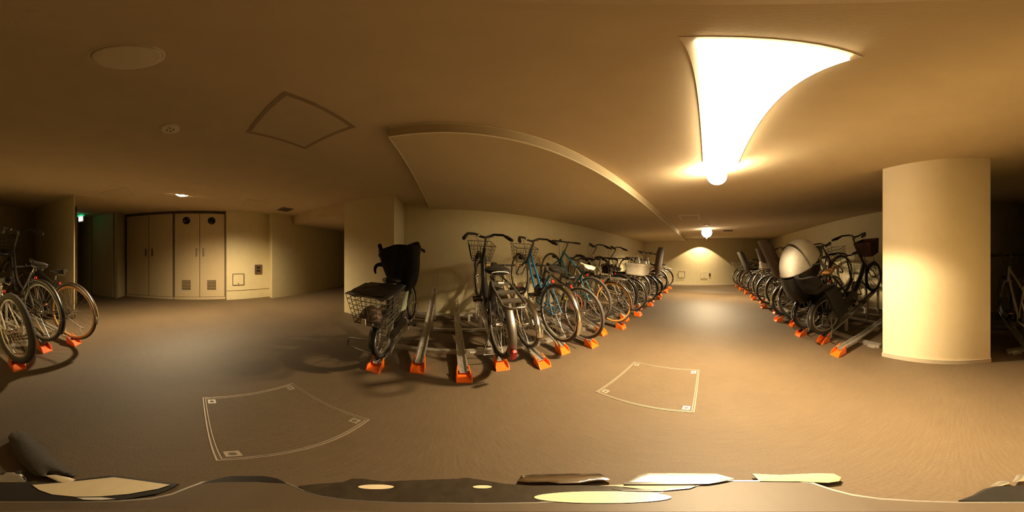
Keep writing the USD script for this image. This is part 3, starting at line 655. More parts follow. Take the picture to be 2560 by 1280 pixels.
def child_seat(t, x, z, color, pad=None, back=0.62, lean=0.10, name='child_seat', bar=True):
    s = t.sub(name)
    rows = [(x + 0.20, 0.15, z + 0.00, 0.03, 0, 1), (x + 0.10, 0.16, z - 0.01, 0.08, 0, 1), (x - 0.02, 0.165, z + 0.0, 0.12, 0.3, 1), (x - 0.10, 0.17, z + 0.05, 0.14, 0.8, 0.6)]
    for q in (0.3, 0.55, 0.8, 1.0): rows.append((x - 0.10 - lean * q, 0.175 - 0.02 * q, z + 0.05 + (back - 0.05) * q, 0.13 if q < 0.9 else 0.09, 1, 0))
    t.part('seat_shell', shell(rows), color, under=s)
    for y in (-1, 1):
        t.part('foot_guard', flat(hull([(x + 0.02, y * 0.155, z + 0.02), (x + 0.20, y * 0.155, z + 0.02), (x + 0.05, y * 0.20, z - 0.36), (x + 0.22, y * 0.20, z - 0.36), (x + 0.02, y * 0.185, z), (x + 0.20, y * 0.185, z), (x + 0.05, y * 0.235, z - 0.36), (x + 0.22, y * 0.235, z - 0.36)])), color, under=s)
    t.part('seat_pad', shell([(a + 0.012 * e, w * 0.8, b + 0.012 * f, g * 0.6, e, f) for a, w, b, g, e, f in rows[1:]], 0.012), pad or 'cloth_black', under=s)
    if bar: t.part('grab_bar', tube([(x - 0.02, -0.17, z + 0.22), (x + 0.16, -0.15, z + 0.27), (x + 0.20, 0, z + 0.28), (x + 0.16, 0.15, z + 0.27), (x - 0.02, 0.17, z + 0.22)], 0.012, 7), 'plastic_black', under=s)
    return s

def bicycle(label, a, b0, sgn, kind, xc, r=0.345, wb=1.08, style='city', frame='paint_black', tire='rubber_black', rim='rim_silver', bar='sweep', grip='plastic_black', sad='vinyl_black', fend='paint_black',
            basket=None, rack=True, stand=False, steer=0.0, guard=True, spokes=28, tr=0.018, sadh=0.80, barh=0.98, extra=None, th0=None, group=None, lean=0.0, scale=BS, rear_fender=True, front_fender=True, reflector=True, fork=None, dz=0.0, sadw=0.10, thick=0.0125, barmat='plastic_black', rimd=0.018, name='bicycle'):
    tl = math.atan(SL[kind]) if kind in SL else 0.0
    xc = min(xc, 3.03 - abs(b0) - scale * (wb * math.cos(tl) - r * math.sin(tl) + r))
    z0 = (rail_z(kind, xc) + 0.006 if kind in SL else 0.0) + dz
    m = bike_frame(a, b0, sgn) @ trimesh.transformations.translation_matrix((xc, 0, z0)) @ rotm((0, 1, 0), -tl) @ rotm((1, 0, 0), lean) @ np.diag([scale, scale, scale, 1.0])
    base = (m @ np.array([0, 0, 0, 1]))[:3]
    t = Thing(name, label, 'bicycle', base, group=group, th0=th0, mat4=m)
    bb = np.array([0.44 * wb / 1.08, 0, 0.275]); st = np.array([0.30, 0, 0.66]); hb = np.array([wb - 0.21, 0, max(2 * r - 0.02, 0.60) - 0.0]); ht = hb + (-0.045, 0, 0.15)
    if r < 0.3: hb = np.array([wb - 0.20, 0, 0.58]); ht = hb + (-0.05, 0, 0.17)
    ra, fa = np.array([0, 0, r]), np.array([wb, 0, r])
    F = []
    F.append(tube([hb - (-0.008, 0, 0.025), ht + (-0.006, 0, 0.02)], 0.021, 10))
    F.append(tube([bb, st], 0.016, 8)); F.append(tube([st, st + (st - bb) * 0.10], 0.018, 8))
    if style == 'diamond':
        F += [tube([st - (-0.005, 0, 0.02), ht - (0, 0, 0.02)], 0.015, 8), tube([bb, hb + (0, 0, 0.02)], 0.018, 8)]
    elif style == 'mixte':
        F += [tube([bb + (0, 0, 0.01), hb + (-0.01, 0, 0.02)], 0.017, 8), tube([bb + (st - bb) * 0.45, ht - (0.0, 0, 0.03)], 0.015, 8)]
    elif style == 'ebike':
        F += [tube(bez(bb + (-0.06, 0, 0.0), bb + (0.16, 0, -0.02), hb + (-0.10, 0, -0.12), hb + (0.0, 0, 0.03), n=12), [0.046] * 6 + [0.036] * 6, 10), tube([bb + (0.03, 0, 0.06), bb + (-0.05, 0, -0.02)], 0.05, 10)]
    else:
        F += [tube(bez(bb, bb + (0.22, 0, -0.01), hb + (-0.12, 0, -0.12), hb + (0, 0, 0.01), n=12), 0.018, 8), tube(bez(bb + (st - bb) * 0.38, bb + (0.20, 0, 0.13), ht + (-0.14, 0, -0.20), ht - (0, 0, 0.03), n=12), 0.014, 8)]
    for y in (-1, 1):
        F += [tube([bb + (0, y * 0.02, 0), bb + (-0.08, y * 0.042, 0.0), ra + (0.0, y * 0.062, 0)], 0.009, 6), tube([st + (0.0, y * 0.016, -0.05), st + (-0.06, y * 0.045, -0.11), ra + (0.0, y * 0.062, 0)], 0.008, 6)]
    t.part('frame', F, frame)
    wheel(t, None, 0, r, tire, rim, spokes, rimd=rimd, tr=tr, hubr=0.024 if style == 'ebike' else 0.020)
    # everything that turns with the handlebar
    ax = ht - hb; S = rotm(ax, steer, hb)
    def fp(name, ms, material, under=None, label=None):
        ms = cat(ms) if isinstance(ms, list) else ms
        return t.part(name, xf(ms, S), material, under=under, label=label)
    FK = []
    for y in (-1, 1):
        FK.append(tube([hb + (0.01, y * 0.02, -0.03), hb + (0.018, y * 0.05, -0.06), fa + (-0.05, y * 0.052, 0.13), fa + (0, y * 0.052, 0)], [0.014, 0.014, 0.011, 0.009], 7))
    FK.append(tube([hb + (0.012, -0.045, -0.045), hb + (0.012, 0.045, -0.045)], 0.016, 7))
    fp('fork', FK, fork or frame)
    mw = S @ trimesh.transformations.translation_matrix(tuple(fa)); wheel(t, None, 0, r, tire, rim, spokes, rimd=rimd, tr=tr, m4=mw, hubr=0.016)
    top = ht + ax / np.linalg.norm(ax) * (barh - ht[2])
    fp('stem', [tube([ht, top], 0.013, 8), tube([top, top + (0.05, 0, 0.012)], 0.015, 8)], 'steel_dark')
    c = top + (0.05, 0, 0.012)
    if bar == 'flat': pts = [c + (-0.03, -0.29, 0.005), c + (0, -0.10, 0), c, c + (0, 0.10, 0), c + (-0.03, 0.29, 0.005)]
    else:
        half = [c, c + (0.03, 0.05, 0.004), c + (0.03, 0.12, 0.035), c + (-0.04, 0.22, 0.05), c + (-0.20, 0.275, 0.03)]
        pts = [np.array(q) * (1, -1, 1) for q in half[:0:-1]] + half
    hbp = fp('handlebar', tube(pts, thick, 8, 0.06), barmat)
    P = np.array(pts)
    for q, p in ((P[0], P[1]), (P[-1], P[-2])):
        d = (p - q) / np.linalg.norm(p - q)
        fp('grip', tube([q - d * 0.012, q + d * 0.03, q + d * 0.09, q + d * 0.12], [thick + 0.004, thick + 0.007, thick + 0.006, thick + 0.004], 9, 0.05), grip, under=hbp)
        fp('brake_lever', tube([q + d * 0.16, q + d * 0.13 + (0.035, 0, -0.012), q + d * 0.02 + (0.045, 0, -0.022)], 0.006, 6), 'plastic_black', under=hbp)
    fp('bell', mv(lathe([(0, 0.03), (0.018, 0.024), (0.024, 0.006), (0.024, 0)], 12, 'z'), P[len(P) // 2 + 1] + (0, 0.03, 0.01)), 'chrome' if bar != 'flat' else 'plastic_black', under=hbp)
    fp('brake_cable', [tube(bez(c + (0.02, y * 0.12, 0.0), c + (0.14, y * 0.10, 0.02), c + (0.12, y * 0.02, -0.12), hb + (0.02, y * 0.02, 0.02), n=9), 0.0028, 4, 0.2, False) for y in (-1, 1)], 'plastic_black')
    # saddle
    sx = st + (st - bb) / np.linalg.norm(st - bb) * (sadh - 0.05 - st[2]); t.part('seat_post', tube([st, sx], 0.0125, 8), 'chrome')
    sp = t.part('saddle', saddle(sx[0] - 0.01, sadh, W2=sadw), sad)
    if sadw > 0.11: t.part('saddle_trim', tube([(sx[0] - 0.146, sadw * 0.62 * math.sin(w), sadh - 0.012 + 0.016 * math.cos(w)) for w in np.linspace(-1.6, 1.6, 9)], 0.004, 5), 'label_white', under=sp)
    t.part('saddle_spring', [tube([(sx[0] - 0.10, y * 0.055, sadh - 0.03), (sx[0] - 0.09, y * 0.045, sadh - 0.07), (sx[0] + 0.06, y * 0.012, sadh - 0.055)], 0.006, 6) for y in (-1, 1)], 'chrome', under=sp)
    # drive
    cr = t.sub('crankset')
    t.part('chainring', mv(lathe([(0.018, -0.052), (0.070, -0.050), (0.074, -0.052), (0.070, -0.056), (0.018, -0.056)], 24, 'y'), bb), 'steel_dull', under=cr)
    for y, d in ((-1, 1), (1, -1)):
        e = bb + (0.09 * d, y * 0.085, -0.13 * d)
        t.part('crank_arm', tube([bb + (0, y * 0.055, 0), bb + (0, y * 0.075, 0), e], 0.009, 6), 'steel_dull', under=cr)
        t.part('pedal', bbox(e + (-0.045, min(0, y * 0.1), -0.012), e + (0.045, max(0, y * 0.1), 0.012), 0.006), 'plastic_black', under=cr)
        t.part('pedal_reflector', bbox(e + (-0.048, y * 0.05 - 0.02, -0.006), e + (0.048, y * 0.05 + 0.02, 0.006), 0.002), 'reflector_amber', under=cr)
    t.part('chain', [tube([bb + (0, -0.054, 0.072), ra + (0, -0.05, 0.030)], 0.004, 4), tube([bb + (0, -0.054, -0.072), ra + (0, -0.05, -0.030)], 0.004, 4)], 'steel_dull')
    if guard:
        q = np.linspace(-PI / 2, PI / 2, 8); o = [(bb[0] + 0.095 * math.cos(w), bb[2] + 0.095 * math.sin(w)) for w in q] + [(ra[0] - 0.02, ra[2] + 0.05), (ra[0] - 0.05, ra[2] + 0.0), (ra[0] - 0.02, ra[2] - 0.05)]
        t.part('chain_guard', mv(plate(o, 0.012, 1), (0, -0.072, 0)), fend if fend != 'chrome' else 'steel_dull')
    if rear_fender:
        f = t.part('mudguard', fender((0, r), r + 0.014, PI * 1.02, PI * 0.12, 0.030 if tr < 0.022 else 0.036), fend)
        t.part('mudguard_stay', [tube([(0, y * 0.055, r), ((r + 0.012) * math.cos(2.75), y * 0.028, r + (r + 0.012) * math.sin(2.75))], 0.003, 4) for y in (-1, 1)], 'chrome', under=f)
    if front_fender:
        t.part('mudguard', xf(fender((wb, r), r + 0.014, PI * 0.80, PI * 0.30, 0.028), S), fend)
    if reflector:
        p = st + np.array([-0.085, 0, 0.0])
        t.part('tail_reflector', mv(xf(lathe([(0, 0.0), (0.018, 0.0), (0.021, 0.010), (0.014, 0.018), (0, 0.020)], 14, 'x'), rotm((0, 0, 1), PI)), p), 'reflector_red', label='round red reflector')
    if rack:
        zt = 2 * r + 0.055; rk = t.sub('rear_rack')
        t.part('rack_rails', [tube([(0.26, y * 0.035, zt - 0.01), (0.05, y * 0.06, zt), (-0.20, y * 0.06, zt + 0.005), (-0.23, y * 0.03, zt + 0.005), (-0.23, 0, zt + 0.005)], 0.006, 6) for y in (-1, 1)] + [tube([(x, -0.06, zt), (x, 0.06, zt)], 0.005, 5) for x in (0.04, -0.06, -0.16)], 'steel_dull', under=rk)
        t.part('rack_stay', [tube([(-0.12, y * 0.06, zt), (0, y * 0.066, r)], 0.005, 5) for y in (-1, 1)], 'steel_dull', under=rk)
    if stand == 'side':
        t.part('kickstand', [tube([(0.02, 0.06, r), (-0.02, 0.10, 0.16), (-0.04, 0.34, 0.13), (-0.06, 0.36, 0.12), (-0.06, 0.37, 0.03), (-0.10, 0.10, 0.045), (-0.06, -0.08, 0.05), (0.0, -0.09, 0.16), (0.02, -0.06, r)], 0.007, 7), tube([(-0.03, 0.05, 0.10), (-0.10, 0.06, 0.04), (-0.14, 0.04, -0.03)], 0.012, 6)], 'steel_dark')
    elif stand:
        t.part('kickstand', tube([(0.0, 0.075, r), (-0.04, 0.09, r - 0.16), (-0.10, 0.13, 0.10), (-0.13, 0.14, 0.04), (-0.13, -0.14, 0.04), (-0.10, -0.13, 0.10), (-0.04, -0.09, r - 0.16), (0.0, -0.075, r)], 0.007, 7), 'steel_dark')
    elif stand is None: pass
    else: t.part('kickstand', tube([(0.02, 0.07, r - 0.02), (-0.20, 0.10, r - 0.07), (-0.27, 0.11, r - 0.07)], 0.007, 6), 'steel_dull')
    t.part('head_lamp', xf(mv(lathe([(0.0, -0.03), (0.016, -0.03), (0.024, 0.02), (0.026, 0.035), (0.0, 0.04)], 14, 'x'), fa + (-0.08, 0.055, r * 0.9)), S), 'plastic_black')
    bz = barh - 0.15
    if basket:
        kind_, x0 = basket, wb - 0.14
        bk = t.sub('basket')
        if kind_ in ('wire', 'wire_black', 'wire_chrome'):
            fp('basket_wires', wire_basket(x0, x0 + 0.22, 0.13, 0.175, bz - 0.20, bz + 0.02), 'plastic_black' if kind_ != 'wire_chrome' else 'steel_dull', under=bk)
        else:
            fp('basket_shell', solid_basket(x0, x0 + 0.24, 0.14, 0.18, bz - 0.22, bz + 0.02), {'brown': 'wicker_brown', 'white': 'wicker_white', 'black': 'plastic_black'}[kind_], under=bk)
        fp('basket_stay', [tube([(x0 + 0.10, y * 0.10, bz - 0.20), fa + (0, y * 0.058, 0)], 0.005, 5) for y in (-1, 1)], 'steel_dull', under=bk)
    if extra: extra(t, dict(r=r, wb=wb, bb=bb, st=st, hb=hb, ht=ht, top=top, bz=bz, fp=fp))
    return t

# things carried on single bicycles -------------------------------------------------
def big_rear_basket(t, k):
    r = k['r']; z = 2 * r - 0.01; s = t.sub('rear_basket')
    t.part('basket_wires', wire_basket(-0.27, 0.07, 0.130, 0.172, z, z + 0.26, 9, 8, 6, 0.0026, 0.006, 0.05), 'steel_dark', under=s)
    rng = np.random.default_rng(5)
    rings = []
    for q, (gx, gy, dz) in enumerate(((0.232, 0.184, -0.012), (0.236, 0.188, 0.004), (0.215, 0.17, 0.014), (0.15, 0.12, 0.022), (0.05, 0.04, 0.026))):
        th = np.linspace(0, 2 * PI, 26, endpoint=False); e = 0.45
        rings.append(np.stack([-0.10 + gx * 0.93 * np.sign(np.cos(th)) * np.abs(np.cos(th)) ** e, gy * np.sign(np.sin(th)) * np.abs(np.sin(th)) ** e * 0.97, z + 0.26 + dz + rng.normal(0, 0.006, 26)], 1))
    t.part('basket_cover', loft(rings), 'vinyl_black', under=s, label='shiny black stretched cover')
    t.part('folded_cloth', loft([np.stack([-0.2 + 0.10 * s_ * np.cos(th := np.linspace(0, 2 * PI, 12, endpoint=False)) + rng.normal(0, .008, 12), 0.02 + 0.09 * s_ * np.sin(th) + rng.normal(0, .008, 12), np.full(12, z + zz)], 1) for s_, zz in ((0.7, 0.01), (1, 0.04), (0.8, 0.10), (0.3, 0.14))]), 'seat_brown', under=s)
    t.part('tail_tag', cbox((-0.30, 0.03, r * 2 + 0.03), (0.01, 0.035, 0.05)), 'label_white')
    t.part('battery', bbox((0.16, -0.05, 0.34), (0.27, 0.05, 0.66), 0.015), 'plastic_black')
    # front child seat wrapped in a black rain bag
    x, z = k['wb'] - 0.42, 0.565; rings = []
    for q in range(9):
        u = q / 8; zz = z + 0.52 * u; hx, hy = 0.10 + 0.13 * u ** 0.6, 0.09 + 0.16 * u ** 0.5; th = np.linspace(0, 2 * PI, 32, endpoint=False)
        w = 1 + 0.10 * np.sin(3 * th + 2.1 * u) * (0.4 + u) + 0.05 * np.sin(7 * th - 3 * u)
        top = zz - 0.075 * u ** 3 * np.sin(th) + 0.045 * u ** 3 * np.cos(2 * th + 0.6)
        rings.append(np.stack([x - 0.05 * u + hx * w * np.cos(th), hy * w * np.sin(th), top], 1))
    s = t.sub('child_seat_cover')
    t.part('rain_bag', loft(rings), 'cloth_black', under=s, label='black nylon bag drawn over the front seat')
    t.part('bag_strap', [tube(bez((x - 0.10, 0.17, z + 0.30), (x - 0.14, 0.28, z + 0.36), (x - 0.12, 0.34, z + 0.28), (x - 0.10, 0.32, z + 0.20), n=9), [0.03, 0.03, 0.028, 0.024, 0.022, 0.02, 0.018, 0.014, 0.01], 6), tube(bez((x - 0.06, 0.19, z + 0.44), (x - 0.08, 0.27, z + 0.50), (x - 0.08, 0.27, z + 0.58), (x - 0.10, 0.25, z + 0.54), n=9), 0.026, 6)], 'cloth_black', under=s)
def rear_rack_heavy(t, k):
    r = k['r']; z = 2 * r + 0.06; s = t.sub('rear_carrier')
    t.part('carrier_deck', [tube([(0.22, y * 0.05, z), (0.02, y * 0.085, z + 0.004), (-0.26, y * 0.085, z + 0.01), (-0.30, y * 0.05, z + 0.012), (-0.30, 0, z + 0.012)], 0.010, 7) for y in (-1, 1)] + [box((x - 0.022, -0.08, z - 0.002), (x + 0.022, 0.08, z + 0.010)) for x in (0.06, -0.08, -0.2)], 'steel_dark', under=s)
    t.part('carrier_label', cbox((0.06, 0, z + 0.012), (0.02, 0.05, 0.003)), 'label_white', under=s)
    t.part('tail_lamp', bbox((-r - 0.055, -0.020, r - 0.05), (-r - 0.028, 0.020, r + 0.06), 0.008), 'reflector_red', label='tall red tail lamp')
    t.part('battery', bbox((0.17, -0.05, 0.36), (0.27, 0.05, 0.68), 0.015), 'plastic_black')
def blue_extras(t, k):
    t.part('frame_bag', bbox((0.36, -0.05, 0.34), (0.50, 0.05, 0.48), 0.03), 'plastic_black')
def cable_red(t, k):
    t.part('cable_lock', tube(arc((0.14, -0.03, 0.45), 0.11, 0, 2 * PI, 26), 0.006, 6), 'cable_red', label='red coiled cable lock')
def tags(t, k):
    t.part('ankle_band', bbox((0.28, -0.03, 0.46), (0.32, 0.03, 0.51), 0.006), 'tag_yellow', label='fluorescent yellow band'); t.part('ankle_band', bbox((0.33, -0.03, 0.40), (0.37, 0.03, 0.43), 0.006), 'tag_yellow', label='fluorescent yellow band')
    cable_red(t, k)
def rear_wicker(t, k):
    z = 2 * k['r'] + 0.075; s = t.sub('rear_basket')
    t.part('basket_shell', solid_basket(-0.30, 0.06, 0.14, 0.18, z, z + 0.21), 'wicker_white', under=s, label='white woven basket')
    for q in range(1, 10): t.part('weave_band', tube([(-0.302 - 0.003 * q, -0.142 - 0.004 * q, z + 0.021 * q), (0.062 + 0.003 * q, -0.142 - 0.004 * q, z + 0.021 * q), (0.062 + 0.003 * q, 0.142 + 0.004 * q, z + 0.021 * q), (-0.302 - 0.003 * q, 0.142 + 0.004 * q, z + 0.021 * q), (-0.302 - 0.003 * q, -0.142 - 0.004 * q, z + 0.021 * q)], 0.0035, 4), 'wicker_white', under=s)
    t.part('basket_handle', [tube(bez((-0.2, y * 0.12, z + 0.20), (-0.2, y * 0.10, z + 0.42), (-0.04, y * 0.10, z + 0.42), (-0.04, y * 0.12, z + 0.20), n=10), 0.006, 5) for y in (-0.6, 0.6)], 'wicker_white', under=s)
def rear_seat(color, back=0.62, lean=0.10, cloth=False, x=-0.06):
    def f(t, k):
        z = 2 * k['r'] + 0.12; child_seat(t, x, z, color, back=back, lean=lean)
        if cloth:
            rng = np.random.default_rng(9); th = np.linspace(0, 2 * PI, 20, endpoint=False)
            t.part('draped_cloth', loft([np.stack([x + 0.02 + (0.20 * s) * np.cos(th) + rng.normal(0, .014, 20), 0.19 * s * np.sin(th) + rng.normal(0, .014, 20), z + h + rng.normal(0, .012, 20)], 1) for s, h in ((0.9, 0.05), (1.0, 0.16), (0.85, 0.24), (0.4, 0.28))]), 'cloth_white', label='crumpled white cloth on the seat')
    return f
def front_seat(color):
    def f(t, k):
        s = t.sub('front_child_seat'); x, z = k['wb'] - 0.16, 0.90
        t.part('seat_shell', shell([(x - 0.16, 0.13, z, 0.04, 0, 1), (x - 0.02, 0.15, z - 0.01, 0.12, 0, 1), (x + 0.08, 0.16, z + 0.05, 0.14, -0.7, 0.7), (x + 0.12, 0.16, z + 0.22, 0.13, -1, 0), (x + 0.14, 0.14, z + 0.42, 0.10, -1, 0)]), color, under=s)
        t.part('grab_bar', tube([(x + 0.08, -0.16, z + 0.2), (x - 0.1, -0.14, z + 0.25), (x - 0.14, 0, z + 0.26), (x - 0.1, 0.14, z + 0.25), (x + 0.08, 0.16, z + 0.2)], 0.011, 7), 'plastic_black', under=s)
    return f
def hooded_seat(t, k):
    z = 2 * k['r'] + 0.10; x = -0.10; child_seat(t, x + 0.03, z, 'cloth_black', back=0.40, lean=0.02, bar=False)
    s = t.sub('rain_canopy'); C = np.array([x + 0.0, 0, z + 0.30])
    def ell(th0, th1, rx, rz, w, n=14, m=15, inner=0.0):
        """A strip of the hood: th along the fore-and-aft arc, the half-width narrowing to both ends."""
        rings = []
        for th in np.linspace(th0, th1, n):
            ph = np.linspace(-PI / 2, PI / 2, m); o = [(C[0] + (rx - inner) * math.cos(th) * max(math.cos(p), 0.0) ** 0.6, (w - inner) * math.sin(p), C[2] + (rz - inner) * math.sin(th) * max(math.cos(p), 0.0) ** 0.6) for p in ph]
            i = [(C[0] + (rx - inner - 0.008) * math.cos(th) * max(math.cos(p), 0.0) ** 0.6, (w - inner - 0.008) * math.sin(p), C[2] + (rz - inner - 0.008) * math.sin(th) * max(math.cos(p), 0.0) ** 0.6) for p in ph[::-1]]
            rings.append(o + i)
        return loft(rings)
    t.part('hood', ell(0.55, 2.15, 0.30, 0.38, 0.235), 'canopy_grey', under=s, label='pale grey fabric hood')
    t.part('rear_panel', ell(2.22, 3.45, 0.30, 0.36, 0.225), 'canopy_grey', under=s, label='pale grey rear panel')
    t.part('lower_cover', ell(3.45, 5.75, 0.33, 0.52, 0.232, inner=0.012), 'vinyl_black', under=s, label='dark see-through lower cover')
    t.part('side_window', ell(-0.7, 0.55, 0.29, 0.36, 0.215, inner=0.012), 'vinyl_black', under=s)
    for th, nm in ((2.18, 0), (0.53, 1), (3.45, 2)):
        rx, rz = 0.306, 0.382 if th < 3 else 0.366
        t.part('piping', tube([(C[0] + rx * math.cos(th) * max(math.cos(p), 0.0) ** 0.6, 0.236 * math.sin(p), C[2] + rz * math.sin(th) * max(math.cos(p), 0.0) ** 0.6) for p in np.linspace(-PI / 2, PI / 2, 15)], 0.006, 5), 'canopy_piping', under=s)

# the left row ----------------------------------------------------------------------
GL, GR, GE = 'bicycles of the left row', 'bicycles of the right row', 'bicycles left of the exit'
def L(i): return LEFT[i][0], LEFT[i][2], 1, LEFT[i][1]
def R(i): return RIGHT[i][0], -RIGHT[i][2], -1, RIGHT[i][1]
bicycle('grey-green electric bicycle with big wire rear basket and black-bagged front seat', *L(0), 0.26, r=0.245, wb=1.02, style='ebike', frame='paint_green_grey', fend='paint_black', extra=big_rear_basket, rack=False, stand='side', tr=0.026, sadh=0.78, barh=1.02, group=GL)
bicycle('black electric bicycle with wire front basket and red tail lamp', *L(3), 0.26, r=0.345, style='ebike', frame='paint_black', fend='steel_dark', basket='wire', extra=rear_rack_heavy, rack=False, stand=True, tr=0.024, sadh=0.84, barh=0.97, sadw=0.125, thick=0.015, group=GL)
bicycle('small bronze bicycle with cork grips between the black and the blue one', *L(4), 0.42, r=0.285, wb=0.98, style='mixte', frame='paint_beige', fend='chrome', grip='grip_cork', bar='flat', tire='rubber_grey', rack=False, sadh=0.66, barh=0.86, group=GL)
bicycle('deep blue twin-tube bicycle with wire basket and silver mudguard', *L(5), 0.27, style='mixte', frame='paint_blue', fend='chrome', basket='wire', tire='rubber_grey', guard=False, rack=False, extra=blue_extras, sadh=0.84, barh=0.96, thick=0.014, group=GL)
bicycle('dark bicycle with a red cable lock, right of the deep blue one', *L(6), 0.24, style='diamond', frame='paint_black', tire='rubber_grey', guard=False, rack=False, rear_fender=False, front_fender=False, extra=tags, sadh=0.80, barh=0.86, bar='flat', group=GL)
bicycle('teal blue bicycle with straight bars and white saddle', *L(7), 0.40, style='diamond', frame='paint_teal', tire='rubber_grey', guard=False, rack=False, rear_fender=False, front_fender=False, bar='flat', sad='saddle_white', sadh=0.80, barh=0.98, group=GL)
bicycle('bronze bicycle with orange-walled tyres and silver mudguards in the left row', *L(8), 0.24, style='mixte', frame='paint_beige', tire='rubber_grey', rim='rim_orange', tr=0.012, rimd=0.026, fend='chrome', basket='wire', sadh=0.76, barh=0.96, group=GL)
bicycle('pale bicycle with beige step-through frame on a steep rail past the orange-tyred one', *L(9), 0.30, style='mixte', frame='paint_beige', fend='paint_black', rack=False, sadh=0.78, barh=0.98, basket=None, group=GL)
bicycle('beige bicycle carrying a white wicker basket on its rear rack', *L(10), 0.25, style='city', frame='paint_beige', fend='chrome', extra=rear_wicker, sadh=0.78, barh=0.98, basket='wire', group=GL)
bicycle('pinkish beige bicycle standing high behind the white wicker basket', *L(11), 0.32, style='city', frame='paint_beige', fend='paint_silver', sadh=0.80, barh=1.0, group=GL)
bicycle('black bicycle next to the white wicker basket, on its far side', *L(12), 0.26, style='city', frame='paint_black', fend='paint_black', sadh=0.78, barh=0.98, basket='black', group=GL)
bicycle('far dark electric bicycle with a tall dark rear child seat', *L(14), 0.28, r=0.27, wb=1.14, style='ebike', frame='paint_black', fend='paint_black', rack=True, tr=0.025, extra=rear_seat('seat_brown', 0.74, 0.06), barh=1.02, group=GL)
bicycle('far silver bicycle on a steep rail behind the tall child seat', *L(15), 0.30, style='city', frame='paint_silver', fend='paint_silver', group=GL)
bicycle('far small-wheeled bicycle near the end of the left row', *L(16), 0.26, r=0.27, wb=1.05, style='ebike', frame='paint_navy', fend='paint_black', tr=0.024, group=GL)
bicycle('last bicycle of the left row, large wheels close to the far wall', *L(17), 0.28, style='city', frame='paint_silver', fend='chrome', group=GL)
# the right row
bicycle('dark electric bicycle with brown saddle and brown front basket by the pillar', *R(1), 0.20, r=0.265, wb=1.18, style='ebike', frame='paint_black', fend='paint_black', tr=0.026, sad='saddle_brown', basket='brown', sadh=0.82, barh=1.06, stand=True, extra=rear_seat('cloth_black', 0.24, 0.04), rack=False, group=GR)
bicycle('dark electric bicycle with pale grey hooded child seat', *R(2), 0.22, r=0.27, wb=1.16, style='ebike', frame='paint_black', fend='paint_black', tr=0.026, basket='wire', extra=hooded_seat, sadh=0.80, barh=1.04, stand=True, group=GR)
bicycle('brown bicycle with wire basket just beyond the hooded seat', *R(3), 0.26, style='city', frame='paint_brown', fend='chrome', rim='rim_silver', tire='rubber_grey', basket='wire', group=GR)
bicycle('electric bicycle with a big leaning brown rear child seat', *R(4), 0.26, r=0.30, wb=1.14, style='ebike', frame='paint_silver', fend='chrome', tr=0.024, extra=rear_seat('seat_brown', 0.66, 0.26, x=-0.10), sadh=0.80, barh=1.0, group=GR)
bicycle('black bicycle behind the leaning brown child seat, handlebar high by the wall', *R(5), 0.30, style='city', frame='paint_black', fend='chrome', basket='black', barh=1.04, group=GR)
bicycle('silver bicycle with white cloth on its rear child seat', *R(6), 0.26, style='city', frame='paint_silver', fend='paint_silver', extra=rear_seat('seat_brown', 0.5, 0.12, cloth=True), group=GR)
bicycle('navy bicycle next to the white cloth, on a steep rail', *R(7), 0.28, style='city', frame='paint_navy', fend='chrome', barh=1.04, group=GR)
bicycle('blue-black bicycle with a red lock on its wheel, middle of the right row', *R(8), 0.26, style='city', frame='paint_navy', fend='paint_black', extra=cable_red, group=GR)
bicycle('black electric bicycle with a tall dark child seat near the far right', *R(9), 0.28, r=0.28, wb=1.14, style='ebike', frame='paint_black', fend='paint_black', tr=0.024, extra=rear_seat('plastic_black', 0.66, 0.05), group=GR)
bicycle('dim bicycle with silver mudguard, fourth from the far wall on the right', *R(10), 0.26, style='city', frame='paint_black', fend='chrome', group=GR)
bicycle('brown bicycle on a steep rail, third from the far wall on the right', *R(11), 0.28, style='mixte', frame='paint_brown', fend='paint_black', group=GR)
bicycle('dark bicycle, second from the far wall on the right', *R(12), 0.26, style='city', frame='paint_black', fend='chrome', group=GR)
bicycle('last bicycle of the right row with a wire basket on its rear rack', *R(14), 0.26, style='city', frame='paint_silver', fend='chrome', group=GR,
        extra=lambda t, k: t.part('rear_basket', wire_basket(-0.28, 0.06, 0.14, 0.18, 2 * k['r'] + 0.07, 2 * k['r'] + 0.28), 'steel_dull'))
# the short row left of the exit; it runs on past the picture's right edge
WH = dict(style='diamond', frame='paint_white', fend='paint_black', tire='rubber_grey', tr=0.030, bar='flat', guard=False, rack=False, rear_fender=False, front_fender=False, sadh=0.80, barh=0.98)
bicycle('fat-tyred white bicycle cut by the left edge, rear wheel showing', -0.64, -1.18, -1, 'L', 0.16, th0=-3.1, group=GE, **WH)
bicycle('white-framed bicycle in the shade right of the pillar', -0.64, -1.18, -1, 'L', 0.16, th0=3.05, **WH)
bicycle('black bicycle with wire basket raised on the steep rail left of the exit', -1.04, -1.32, -1, 'H', 0.25, th0=-3.1, group=GE, style='city', frame='paint_black', fend='paint_black', basket='wire', rack=False, sadh=0.84, barh=1.04)
bicycle('bicycle with one orange-walled rear tyre and silver mudguard left of the exit', -1.38, -1.21, -1, 'L', 0.12, th0=-2.8, group=GE, style='diamond', frame='paint_black', fend='chrome', tire='rubber_grey', rim='rim_orange', tr=0.013, rimd=0.024, guard=False, rack=False, sadh=0.83, barh=0.80, bar='flat', wb=1.0)

